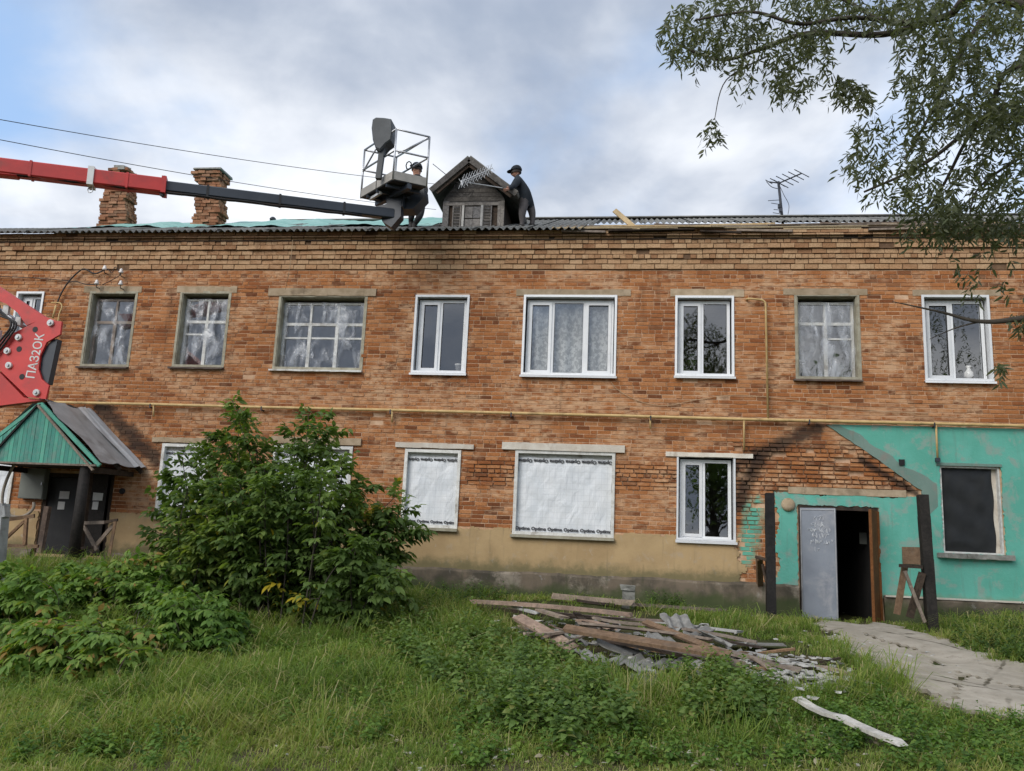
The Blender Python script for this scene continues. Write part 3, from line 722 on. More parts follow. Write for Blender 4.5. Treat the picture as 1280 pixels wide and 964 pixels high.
# plinth: projecting old concrete base with a worn top ledge, open at the doors
def plinth(x0, x1, zt):
    n = int((x1-x0)/.12)+1; xs = np.linspace(x0, x1, n); V = []; Fq = []
    for i, x in enumerate(xs):
        yf = -.10 + .018*math.sin(2.9*x)+.012*math.sin(9.7*x)+R_.uniform(-.006, .006); zz = zt+.012*math.sin(3.1*x)+R_.uniform(-.012, .008)
        V += [(x, yf-.05, -.6), (x, yf-.02, .18+.03*math.sin(4*x)), (x, yf, zz-.03), (x, yf+.02, zz), (x, .01, zz+.03)]
    for i in range(n-1):
        for q in range(4): a = i*5+q; Fq.append((a, a+5, a+6, a+1))
    Fq += [(4, 3, 2, 1, 0), tuple((n-1)*5+q for q in range(5))]
    me = bpy.data.meshes.new('plinth'); me.from_pydata(V, [], Fq); return link('plinth', me, M['base'], bld)
plinth(WX0, OPN['dl'][0]-.02, .62); plinth(OPN['dl'][1]+.02, OPN['dr'][0]-.03, .62); plinth(OPN['dr'][1]+.03, WX1, .50)
lg = MB().box(OPN['dr'][1]+.05, WX1, -.115, -.02, .505, .535, 0, .004); lg.build('plinth_cap', M['white_lintel'], bld)

# --- lintels
def lintel(a, b, c, d, mat, yf, name='lintel'):
    o_ = op(a, b, c, d); mb = MB(); n = 10; xs = np.linspace(o_[0], o_[1], n)
    for i in range(n-1): mb.box(xs[i], xs[i+1]+(.0005 if i < n-2 else 0), yf+R_.uniform(-.003, .003), .10, o_[2]+R_.uniform(-.006, .004), o_[3]+R_.uniform(-.005, .005))
    return mb.build(name, mat, bld)
lintel((336, 361), (471, 361), (336, 370.2), (470, 370), M['lintel'], -.03)
lintel((646, 362), (788, 362), (645, 370), (789, 370), M['lintel'], -.014)
lintel((838, 361), (930, 362), (838, 371), (930, 371), M['lintel'], -.014)
lintel((978, 361), (1084, 361), (980, 369), (1084, 369), M['lintel'], -.012)
lintel((1140, 362), (1250, 363), (1141, 370), (1251, 370), M['lintel'], -.012)
lintel((106, 358), (178, 358), (105, 366), (177, 366), M['lintel'], -.010)
lintel((222, 358), (297, 358), (221, 366), (296, 366), M['lintel'], -.010)
lintel((495, 553), (593, 556), (495, 559), (592, 562), M['white_lintel'], -.05)
lintel((628, 553), (781, 557), (628, 562), (781, 566), M['white_lintel'], -.06)
lintel((832, 564.5), (941, 568), (832, 569.5), (941, 574), M['white_lintel'], -.04)
lintel((192, 547), (262, 548), (191, 553), (261, 554), M['lintel'], -.05)
lintel((340, 547), (452, 547), (339, 555), (452, 556), M['lintel'], -.05)
lintel((985, 611), (1132, 611), (985, 620), (1132, 619), M['lintel'], -.035)

# ------------------------------------------------------------------ windows (parts of the building)
def ring(mb, x0, x1, z0, z1, w, y0, y1, wb=None):
    wb = w if wb is None else wb
    mb.box(x0, x0+w, y0, y1, z0, z1); mb.box(x1-w, x1, y0, y1, z0, z1)
    mb.box(x0+w, x1-w, y0+.0007, y1-.0007, z1-w, z1); mb.box(x0+w, x1-w, y0+.0007, y1-.0007, z0, z0+wb)
def pane(x0, x1, z0, z1, y, par):
    # panes settle a hair out of true, as real ones do
    t1, t2 = R_.uniform(-.004, .004), R_.uniform(-.004, .004)
    mb = MB().add([(x0, y-t1, z0), (x1, y+t1, z0), (x1, y+t1+t2, z1), (x0, y-t1+t2, z1)], [(0, 1, 2, 3)])
    return mb.build('pane', M['glass'], par)
def pvc_window(key, splits, sash, flash=.045, sill=True, dy=0.):
    x0, x1, z0, z1 = OPN[key]
    fr = MB(); yf = .115+dy
    fx0, fx1, fz0, fz1 = x0+.045, x1-.045, z0+.02, z1-.055
    ring(fr, fx0, fx1, fz0, fz1, .06, yf, yf+.07)
    W_ = fx1-fx0; edges = [0]+list(splits)+[1]
    for s_ in splits: fr.box(fx0+s_*W_-.032, fx0+s_*W_+.032, yf+.0015, yf+.068, fz0+.059, fz1-.059)
    win = fr.build('window', M['pvc'], bld)
    fl = MB(); ring(fl, x0-.02, x1+.02, z0, z1+.02, flash, -.030, -.012); ring(fl, x0+.001, x1-.001, z0+.001, z1-.001, .012, -.0125, .20)
    fl.build('flashing', M['pvc'], win)
    for i in range(len(edges)-1):
        a = fx0+edges[i]*W_+(.058 if i == 0 else .031); b = fx0+edges[i+1]*W_-(.058 if i == len(edges)-2 else .031)
        c, d = fz0+.058, fz1-.058
        if sash[i]:
            s_ = MB(); ring(s_, a-.012, b+.012, c-.012, d+.012, .058, yf-.016, yf+.05); s_.build('sash', M['pvc'], win)
            g = MB(); ring(g, a+.044, b-.044, c+.044, d-.044, .008, yf-.012, yf+.03); g.build('gasket', M['black'], win)
            pane(a+.04, b-.04, c+.04, d-.04, yf+.022, win)
        else:
            g = MB(); ring(g, a-.002, b+.002, c-.002, d+.002, .008, yf+.004, yf+.03); g.build('gasket', M['black'], win)
            pane(a-.005, b+.005, c-.005, d+.005, yf+.028, win)
    if sill:
        sm = MB().prism([(x0-.04, .16, z0+.03), (x0-.04, -.085, z0-.015), (x0-.04, -.085, z0-.055), (x0-.04, -.075, z0-.055), (x0-.04, -.075, z0-.025), (x0-.04, .16, z0+.015)], (x1-x0+.08, 0, 0))
        sm.build('sill', M['pvc'], win)
    return win
w4 = pvc_window('w4', [.46], [1, 0]); w5 = pvc_window('w5', [.30, .67], [1, 0, 1]); w6 = pvc_window('w6', [.46], [1, 0])
w8 = pvc_window('w8', [.46], [1, 0]); l6 = pvc_window('l6', [.46], [1, 0], .035); w0 = pvc_window('w0', [.5], [1, 0])
def wrinkle_sheet(x0, x1, z0, z1, y, nx, nz, amp, seed, pull=.5):
    r = random.Random(seed); ws = [(r.uniform(2, 11), r.uniform(1, 8)*r.choice((-1, 1)), r.uniform(0, 6), r.uniform(.3, 1)) for _ in range(9)]
    V = []; Fq = []
    for j in range(nz+1):
        for i in range(nx+1):
            u, v = i/nx, j/nz; x = x0+u*(x1-x0); z_ = z0+v*(z1-z0)
            s_ = sum(a*abs(math.sin(fx*x*.9+fz*z_*.9+p)) ** 1.5 for fx, fz, p, a in ws)/5
            edge = min(1, 6*min(u, 1-u, v*1.4, (1-v)*1.4))
            V.append((x+.012*math.sin(9*z_+seed)*(1-edge), y-amp*s_*(.25+.75*edge), z_+.012*math.sin(11*x+seed)*(1-edge)))
    for j in range(nz):
        for i in range(nx): a = j*(nx+1)+i; Fq.append((a, a+1, a+nx+2, a+nx+1))
    return V, Fq
def sheet_obj(name, args, mat, par, smooth=True):
    V, Fq = wrinkle_sheet(*args); me = bpy.data.meshes.new(name); me.from_pydata(V, [], Fq)
    if smooth: me.polygons.foreach_set('use_smooth', [True]*len(Fq))
    return link(name, me, mat, par)
def old_window(key, cols_, transom, vents=(), film=True, sillmat='sill_dark', fr_mat='oldwhite', seed=1, sill_out=.09):
    x0, x1, z0, z1 = OPN[key]; fr = MB(); y = .17
    ring(fr, x0+.03, x1-.03, z0+.03, z1-.09, .05, y, y+.06)
    zt = z0+(z1-z0)*transom; fr.box(x0+.08, x1-.08, y+.0012, y+.055, zt-.03, zt+.03)
    n = cols_; W_ = x1-x0-.06
    for i in range(1, n):
        xx = x0+.03+W_*i/n; fr.box(xx-.035, xx+.035, y+.002, y+.054, z0+.08, zt-.03); fr.box(xx-.022, xx+.022, y+.002, y+.054, zt+.03, z1-.14)
    for i, h in vents:
        a = x0+.03+W_*i/n; b = a+W_/n; zz = z0+(z1-z0)*h; fr.box(a+.05, b-.036, y+.003, y+.052, zz-.018, zz+.018)
    win = fr.build('window', M[fr_mat], bld)
    for i in range(n):
        a = x0+.03+W_*i/n; b = a+W_/n; pane(a+.02, b-.02, z0+.06, zt-.01, y+.03, win); pane(a+.02, b-.02, zt+.01, z1-.12, y+.03, win)
    rv = MB(); ring(rv, x0-.045, x1+.045, z0-.005, z1+.03, .05, -.012, .005); ring(rv, x0+.001, x1-.001, z0+.001, z1-.001, .022, .0055, .29)
    rv.build('reveal', M['reveal'], win)
    if film: sheet_obj('plastic_film', (x0+.025, x1-.025, z0+.04, z1-.10, .145, 30, 40, .045, seed), M['film'], win)
    sm = MB(); n2 = 7; xs = np.linspace(x0-.09, x1+.05, n2)
    for i in range(n2-1): sm.add([(xs[i], .16, z0+.02), (xs[i+1], .16, z0+.02), (xs[i+1], -sill_out, z0-.02), (xs[i], -sill_out, z0-.02), (xs[i], .16, z0-.03), (xs[i+1], .16, z0-.03), (xs[i+1], -sill_out, z0-.055+R_.uniform(-.006, .006)), (xs[i], -sill_out, z0-.055+R_.uniform(-.006, .006))], [(3, 2, 1, 0), (4, 5, 6, 7), (3, 7, 6, 2), (0, 4, 7, 3), (1, 2, 6, 5)])
    sm.build('sill', M[sillmat], win); return win
old_window('w1', 2, .62, seed=3, fr_mat='wood_grey'); old_window('w2', 2, .63, ((0, .46),), seed=5)
old_window('w3', 3, .64, ((0, .45), (1, .45), (2, .45)), seed=8, sillmat='oldwhite'); old_window('w7', 2, .68, ((1, .50),), seed=12)
# windows wrapped in printed white membrane
def text_mesh(body, size, name, mat, parent, M4, bold=.0):
    cu = bpy.data.curves.new(name, 'FONT'); cu.body = body; cu.size = size; cu.align_x = 'CENTER'; cu.align_y = 'CENTER'; cu.offset = bold; cu.resolution_u = 2
    tmp = bpy.data.objects.new(name, cu); col.objects.link(tmp); dg = bpy.context.evaluated_depsgraph_get()
    me = bpy.data.meshes.new_from_object(tmp.evaluated_get(dg)); bpy.data.objects.remove(tmp); bpy.data.curves.remove(cu)
    me.transform(M4); me.materials.clear(); return link(name, me, mat, parent)
FACE = Matrix(((1, 0, 0, 0), (0, 0, -1, 0), (0, 1, 0, 0), (0, 0, 0, 1)))      # xy text -> xz, facing -Y
def wrapped_window(key, words, seed, frame=True):
    x0, x1, z0, z1 = OPN[key]; fr = MB(); ring(fr, x0-.02, x1+.02, z0-.01, z1-.02, .06, -.035, .10)
    fr.box(x0+.041, x1-.041, .085, .12, z1-.17, z1-.081)
    win = fr.build('window', M['oldwhite'], bld)
    pane(x0+.03, x1-.03, z0+.02, z1-.05, .15, win)
    sheet_obj('membrane', (x0+.035, x1-.035, z0+.03, z1-.15, .075, 30, 30, .034, seed), M['membrane'], win)
    s_ = (x1-x0)*.985/words/3.55
    line = 'Optima '*words
    for zz, flip in ((z1-.215, True), (z0+.105, False)):
        m4 = Matrix.Translation(((x0+x1)/2, .044, zz)) @ FACE @ Matrix.Rotation(math.pi if flip else R_.uniform(-.012, .012), 4, 'Z') @ Matrix.Diagonal((1.06, 1, 1, 1))
        text_mesh(line.strip(), s_, 'lettering', M['ink'], win, m4, .004)
    sm = MB(); sm.box(x0-.05, x1+.03, -.11, .10, z0-.065, z0-.012, 0, .004); sm.build('sill', M['reveal'], win)
    return win
wrapped_window('l4', 4, 21); wrapped_window('l5', 6, 22); wrapped_window('l3', 6, 23); wrapped_window('l2', 4, 24); wrapped_window('l0', 4, 25)
# opening closed with black polythene
x0, x1, z0, z1 = OPN['l8']
fr = MB(); ring(fr, x0+.004, x1-.004, z0+.004, z1-.004, .03, .0, .26); wb = fr.build('window', M['oldwhite'], bld)
rv = MB().box(x1-.14, x1-.034, .10, .24, z0+.034, z1-.034); rv.build('reveal', M['white_lintel'], wb)
sheet_obj('black_sheet', (x0+.02, x1-.10, z0+.02, z1-.03, .10, 26, 34, .05, 31), M['black_film'], wb)
sm = MB(); xs = np.linspace(x0-.12, x1+.12, 9)
for i in range(8): sm.box(xs[i], xs[i+1]-.0006, -.14+R_.uniform(-.008, .008), .1, z0-.085+R_.uniform(-.006, .006), z0+.004+R_.uniform(-.008, .006))
sm.build('sill', M['conc_sill'], wb)
tr = MB().box(x0-.05, x1+.03, -.045, -.02, z1+.0, z1+.05, 0, .004); tr.build('lintel', M['teal_grey'], wb)
# lace curtains and small things on the window sills (hang or stand inside: things of their own)
def curtain(key, fx0, fx1, label, z_off=0., mat='lace', yy=.24):
    x0, x1, z0, z1 = OPN[key]; a = x0+(x1-x0)*fx0; b = x0+(x1-x0)*fx1; V = []; Fq = []; nx = 70
    for j in range(9):
        zz = z0+.06+z_off+(z1-z0-.1-z_off)*j/8
        for i in range(nx+1): u = i/nx; V.append((a+(b-a)*u, yy+.025*math.sin(u*nx*.55)*(1-.25*j/8)+.012*math.sin(u*23+j*.4), zz))
    for j in range(8):
        for i in range(nx): k_ = j*(nx+1)+i; Fq.append((k_, k_+1, k_+nx+2, k_+nx+1))
    me = bpy.data.meshes.new('curtain'); me.from_pydata(V, [], Fq); me.polygons.foreach_set('use_smooth', [True]*len(Fq))
    return tag(link('curtain', me, M[mat]), label, 'curtain')
curtain('w5', .02, .98, 'white lace curtain behind the wide three pane upper window')
def lathe(name, prof, loc, mat, n=16):
    mb = MB(); pts = []
    for r, z_ in prof:
        for k_ in range(n): pts.append((loc[0]+r*math.cos(k_*2*math.pi/n), loc[1]+r*math.sin(k_*2*math.pi/n), loc[2]+z_))
    fs = [(i*n+k_, i*n+(k_+1) % n, (i+1)*n+(k_+1) % n, (i+1)*n+k_) for i in range(len(prof)-1) for k_ in range(n)]
    mb.add(pts, fs); return mb.build(name, M[mat], None, True)
a = at(1211, 468, .28); j = lathe('jug', [(.001, 0), (.06, 0), (.085, .05), (.08, .12), (.04, .17), (.032, .21), (.05, .25), (.047, .25), (.02, .2)], (a.x, .28, OPN['w8'][2]+.10), 'ceramic')
tag(j, 'white jug on the sill inside the rightmost upper window', 'jug')
a = at(573, 458, .27); j = lathe('flower_pot', [(.001, 0), (.05, 0), (.07, .12), (.078, .12), (.078, .145), (.062, .145), (.058, .1)], (a.x, .27, OPN['w4'][2]+.10), 'ceramic')
tag(j, 'small white pot on the sill inside the narrow white two pane window', 'pot')

# ------------------------------------------------------------------ right entrance door
x0, x1, z0, z1 = OPN['dr']
df = MB(); df.box(x0+.001, x0+.07, -.01, .16, z0, z1-.001); df.box(x1-.07, x1-.001, -.01, .16, z0, z1-.001); df.box(x0+.071, x1-.071, -.008, .158, z1-.07, z1-.002); df.box(x0+.071, x1-.071, -.03, .2, -.05, z0+.02)
door = df.build('entrance_door', M['wood_dark'], bld)
def leaf(hx, hy, ang, wdt, z0_, z1_, th, name, mat, sgn):
    d = Vector((math.cos(ang)*sgn, -math.sin(ang), 0)); nrm = Vector((-d.y, d.x, 0)) if sgn > 0 else Vector((d.y, -d.x, 0))
    mb = MB(); a_ = Vector((hx, hy, 0)); P = [a_, a_+d*wdt, a_+d*wdt+nrm*th, a_+nrm*th]
    mb.prism([(p.x, p.y, z0_) for p in P], (0, 0, z1_-z0_)); return mb, d, nrm, mat, name
mb, d, nrm, _, _ = leaf(x0+.03, -.015, rad(24), .62, .06, z1-.05, .045, '', '', 1)
lf = mb.build('steel_leaf', M['door_metal'], door); lf['label'] = 'grey steel door leaf with white scribbles, swung open'
ed = MB(); o_ = Vector((x0+.03, -.017, 0)) - nrm*.004
for u in (.0, .60): ed.bar(o_+d*(u+.01)+Vector((0, 0, .07)), o_+d*(u+.01)+Vector((0, 0, z1-.06)), .02, .012, nrm)
for zz in (.09, z1-.08): ed.bar(o_+d*.02+Vector((0, 0, zz)), o_+d*.6+Vector((0, 0, zz)), .02, .012, nrm)
ed.build('leaf_rim', M['steel'], door)
rr = random.Random(5); scr = MB()
def stroke(u, v, pts):
    q = [o_ - nrm*.003 + d*(u+a_) + Vector((0, 0, v+b_)) for a_, b_ in pts]
    scr.tube(q, rr.choice((.003, .004, .0055)), 4)
for ln_, (v, u0, u1) in enumerate(((1.83, .24, .40), (1.72, .20, .42), (1.61, .14, .50), (1.52, .19, .47), (1.41, .17, .54), (1.28, .26, .30))):
    u = u0
    while u < u1:
        stroke(u, v, [(rr.uniform(-.01, .04), rr.uniform(-.045, .06)) for _ in range(rr.choice((3, 4, 4)))]); u += rr.uniform(.025, .045)
tag(scr.build('lettering', M['chalk'], door), kind='stuff')
mb, d2, nrm2, _, _ = leaf(x1-.02, -.015, rad(64), .50, .05, z1-.06, .05, '', '', -1)
lw = mb.build('wooden_leaf', M['wood_orange'], door); lw['label'] = 'orange brown wooden door leaf opened outward'
mb = MB().bar((x1-.035, -.012, .05), (x1-.035, -.012, z1-.07), .10, .03, (0, 1, 0)); mb.build('door_lining', M['wood_orange'], door)
a = at(1083, 673, .9); mb = MB().box(a.x-.10, a.x+.10, 1.0, 1.012, a.z-.11, a.z+.11); pp = mb.build('notice_board', M['grey_box'])
tag(pp, 'faint grey panel hanging in the dark stairwell', 'panel')

# ------------------------------------------------------------------ roof: slate sheets, stripped strip with boards, dormer, chimneys
EY, EZR, SL = -.25, 7.36, .434                      # eave line and pitch
RY = 5.35
def rz(y): return EZR + SL*(y-EY)
rb = MB()
HX = WX0-.3; HL = RY-EY                                 # hipped left end: the ridge starts at HX+HL
rb.add([(HX, EY+.06, rz(EY+.06)-.13), (WX1+.3, EY+.06, rz(EY+.06)-.13), (WX1+.3, RY, rz(RY)-.13), (HX+HL, RY, rz(RY)-.13), (WX1+.3, 11.1, EZR-.2), (HX, 11.1, EZR-.2)], [(0, 1, 2, 3), (3, 2, 4, 5), (0, 3, 5)])
rb.add([(WX1, .1, 7.2), (WX1, 10.6, 7.2), (WX1, RY, rz(RY)-.14)], [(2, 1, 0)])
rb.box(WX0, WX1, -.12, .3, 7.2, 7.262)
roof = rb.build('roof', M['wood_dark'], bld)
def slate_mesh(wd=1.16, ln=1.75, waves=8, th=.008, jag=0., seed=0):
    n = waves*6; V = []; Fq = []; r = random.Random(seed)
    for s_ in (0, 1):
        for j, yy in enumerate((0, ln)):
            for i in range(n+1):
                x = -wd/2+wd*i/n; V.append((x, yy+(r.uniform(-jag, jag) if jag else 0), .027*math.cos(i/n*waves*2*math.pi) + (th if s_ else 0)))
    m = n+1
    for i in range(n):
        Fq += [(i+1, i, m+i, m+i+1), (2*m+i, 2*m+i+1, 3*m+i+1, 3*m+i), (i, i+1, 2*m+i+1, 2*m+i), (m+i+1, m+i, 3*m+i, 3*m+i+1)]
    Fq += [(0, 2*m, 3*m, m), (m-1, 2*m-1, 4*m-1, 3*m-1)]
    me = bpy.data.meshes.new('slate_sheet'); me.from_pydata(V, [], Fq); me.materials.append(M['slate']); return me
SLM = [slate_mesh(seed=s_, jag=.012) for s_ in range(4)]
pitch_a = math.atan(SL)
def slate(x, y, k_, lift=0., rot=0.):
    o = link('slate_sheet', SLM[k_ % 4], None, roof)
    o.location = (x, y, rz(y)+.028+lift); o.rotation_euler = (pitch_a+R_.uniform(-.006, .006), 0, rot)
    return o
XS_END = at(700, 290, -.25).x
row = []
x = WX0-.35; k_ = 0
while x < XS_END-.3:
    slate(x+.56, EY-.05+R_.uniform(-.02, .02), k_, .004*(k_ % 2), R_.uniform(-.006, .006)); x += 1.10; k_ += 1
last = x
for rw, y in ((1, 1.32), (2, 2.72), (3, 4.05)):
    x = WX0-.2
    while x < WX1:
        if x+1.1 < HX+(y+1.2-EY): x += 1.10; continue
        if not (x < at(548, 284, 2).x and x > at(88, 284, 2).x-1.0 and rw >= 2) and (x < last-.5 or rw >= 2):
            slate(x+.56, y, k_, .012*rw*0+.004*(k_ % 2)); k_ += 1
        x += 1.10
# stripped part: pale sheathing boards and battens lie along the bare eave
rr = random.Random(9)
for (pa, pb, yv, wd, mt) in (((690, 292), (905, 290), -.14, .13, 'wood_pale'), ((720, 288), (1000, 289), .02, .12, 'wood_grey'), ((690, 287), (860, 285), .42, .13, 'wood_pale'), ((900, 291.5), (1130, 289), -.12, .12, 'wood_pale'),
                             ((850, 286), (1120, 285), .35, .12, 'wood_pale'), ((980, 288), (1290, 289), .05, .12, 'wood_grey'), ((1085, 292), (1330, 293), -.14, .12, 'wood_grey'), ((700, 283.5), (960, 282), .78, .12, 'wood_grey'),
                             ((940, 283.5), (1250, 284), .75, .12, 'wood_tan'), ((1100, 287), (1420, 288), .4, .12, 'wood_grey')):
    A = at(*pa, yv); B = at(*pb, yv+rr.uniform(-.05, .08)); A.z = rz(A.y)+.02+rr.uniform(0, .05); B.z = rz(B.y)+.02+rr.uniform(0, .05)
    MB().bar(A, B, wd, .025, (0, -math.sin(pitch_a), math.cos(pitch_a))).build('sheathing_board', M[mt], roof)
MB().bar((last-.4, 1.3, rz(1.3)-.04), (WX1+.2, 1.3, rz(1.3)-.04), .10, .05).build('batten', M['wood_grey'], roof)
x = last-.4
while x < WX1:                                         # broken pieces of the old eave batten and roofing felt edge
    ln = rr.uniform(.5, 1.9); y_ = -.16+rr.uniform(-.05, .06); z_ = rz(y_)-.02+rr.uniform(-.03, .02)
    MB().bar((x, y_, z_), (x+ln, y_+rr.uniform(-.04, .04), z_+rr.uniform(-.035, .035)), rr.uniform(.06, .13), rr.uniform(.02, .045)).build('batten', M[rr.choice(('wood_grey', 'wood_dark', 'wood_tan', 'wood_pale'))], roof); x += ln*rr.uniform(.75, 1.1)
for _ in range(16):
    x = rr.uniform(last, WX1-1.5); ln = rr.uniform(.8, 2.6); y_ = rr.uniform(-.05, 1.1); d_ = rr.uniform(-.35, .35); z_ = rr.uniform(.03, .10)
    MB().bar((x, y_, rz(y_)+z_), (x+ln, y_+d_, rz(y_+d_)+rr.uniform(.02, .09)), rr.uniform(.08, .14), .024, (0, -.4, 1)).build('sheathing_board', M[rr.choice(('wood_pale', 'wood_grey', 'wood_pink', 'wood_pale'))], roof)
# raised loose board
A = at(768, 263, .2); B = at(797, 288, .15); bo = MB().bar(A, B+(B-A)*.12, .105, .028, (0, -1, .2)); o = bo.build('board', M['wood_pale'])
tag(o, 'fresh pale board sticking up at a slant from the stripped roof edge', 'board')
rdg = MB().bar((HX+HL, RY, rz(RY)+.05), (WX1+.3, RY, rz(RY)+.05), .32, .03); rdg.build('ridge_cap', M['slate'], roof)
# tarpaulin over the left part
def tarp():
    xa, xb = at(92, 286, 2.2).x, at(552, 284, 2.2).x; nx, ny = 110, 22; V = []; Fq = []
    for j_ in range(ny+1):
        for i in range(nx+1):
            u, v = i/nx, j_/ny; x = xa+(xb-xa)*u
            yy = .55+.45*math.sin(u*9)*.3+(.5*(1-u))+v*(RY+.15-.55)
            top = sstep(0, .12, u)
            zz = min(rz(min(yy, RY)), EZR+SL*(x-HX))+.075+.035*math.sin(x*5+3*v)*math.sin(v*9+x)+.03*math.sin(x*2.1+1)+.02*abs(math.sin(x*9+v*14))
            zz += .03*v*top*(.5+.5*math.sin(x*1.3+2))
            V.append((x, yy, zz))
    for j_ in range(ny):
        for i in range(nx): a_ = j_*(nx+1)+i; Fq.append((a_, a_+1, a_+nx+2, a_+nx+1))
    me = bpy.data.meshes.new('tarpaulin'); me.from_pydata(V, [], Fq); me.polygons.foreach_set('use_smooth', [True]*len(Fq))
    tag(link('tarpaulin', me, M['tarp']), 'crumpled green tarpaulin spread over the roof behind the chimneys', 'tarpaulin')
tarp()
# chimneys, out of true and washed out
VCH = []
for q in range(8):
    V, Fc, T = brick_arrays([(-.5, .5, -.5, .5, -.5, 0)], .5)
    V[:] += NP.normal(0, .03, V.shape); Fc = np.vstack([Fc, [[7, 6, 5, 4]]]); VCH.append(fast_mesh('brick', V, Fc, 4, M['brick_chim'], T))
def chimney(pbl, pbr, ptl, ptr, Y, cap, seed, label):
    r = random.Random(seed); A, B, C_, D_ = at(*pbl, Y), at(*pbr, Y), at(*ptl, Y), at(*ptr, Y)
    zb, zt = min(A.z, rz(Y)-.1), C_.z; wB = (B.x-A.x); wT = (D_.x-C_.x); n = int((zt-zb)/.083); dp = .46
    core = MB()
    def fr_(t): return A.x+(C_.x-A.x)*t, wB+(wT-wB)*t
    a0, w0_ = fr_(0); a1, w1_ = fr_(1)
    core.add([(a0+.06, Y+.05, zb), (a0+w0_-.06, Y+.05, zb), (a0+w0_-.06, Y+dp, zb), (a0+.06, Y+dp, zb), (a1+.06, Y+.05, zt-.03), (a1+w1_-.06, Y+.05, zt-.03), (a1+w1_-.06, Y+dp, zt-.03), (a1+.06, Y+dp, zt-.03)],
             [(0, 1, 5, 4), (1, 2, 6, 5), (2, 3, 7, 6), (3, 0, 4, 7), (4, 5, 6, 7)])
    ch = core.build('chimney', M['mortar_dark'], bld); ch['label'] = label
    for q in range(n):
        t = q/n; ax, wd = fr_(t); off = .035*math.sin(q*.9+seed)+.02*math.sin(q*2.3)+r.uniform(-.018, .018); z_ = zb+q*.083
        out = .0
        if cap and q >= n-3: out = .035*(q-n+4)
        ax += off-out; wd2 = wd+2*out; nb = 3 if q % 2 else 4
        cuts = [0]+sorted((i+.0)/nb+r.uniform(-.03, .03) for i in range(1, nb))+[1]
        for i in range(nb):
            if r.random() < .05 and 0 < i < nb-1: continue
            if not cap and q > n-3 and r.random() < .45: continue
            xa, xb = ax+wd2*cuts[i]+.006, ax+wd2*cuts[i+1]-.006; o = link('brick', r.choice(VCH), None, ch)
            yy = Y-out+r.uniform(-.02, .03); o.location = ((xa+xb)/2, yy+.06, z_+.04); o.scale = (xb-xa, .12, .068+r.uniform(-.004, .004)); o.rotation_euler = (r.uniform(-.04, .04), r.uniform(-.03, .03), r.uniform(-.06, .06))
        for i in range(3):
            y0 = Y+.10+i*.12; o = link('brick', r.choice(VCH), None, ch); o.location = (ax+wd2-.06+r.uniform(-.02, .02), y0+.08, z_+.04); o.scale = (.12, .115, .068); o.rotation_euler = (0, r.uniform(-.05, .05), r.uniform(-.05, .05))
    if cap:
        ax, wd = fr_(1); MB().box(ax-.08, ax+wd+.09, Y-.11, Y+dp+.08, zt-.02, zt+.03, 0, .012).build('cap_slab', M['conc_sill'], ch)
    else:
        ax, wd = fr_(1); MB().box(ax+.22, ax+wd-.02, Y-.02, Y+.25, zt-.05, zt+.06, 0, .03).build('broken_cap', M['conc_sill'], ch)
    return ch
chimney((120, 290), (157, 290), (132, 209), (156, 210), 2.3, False, 3, 'broken topped brick chimney leaning beside the red boom')
chimney((239, 287), (272, 287), (248, 213), (274, 214), 2.3, True, 8, 'capped brick chimney crossed by the dark boom')
# vent stub on the ridge
p = at(341, 275, 5.5); v_ = MB().tube([(p.x, 5.5, p.z-.5), (p.x, 5.5, p.z)], .055, 10); v_.tube([(p.x, 5.5, p.z-.02), (p.x, 5.5, p.z+.03), (p.x, 5.5, p.z+.08)], [.085, .095, .05], 10)
tag(v_.build('vent_pipe', M['mast'], None, True), 'small dark round vent stub peeking over the green tarpaulin', 'vent')

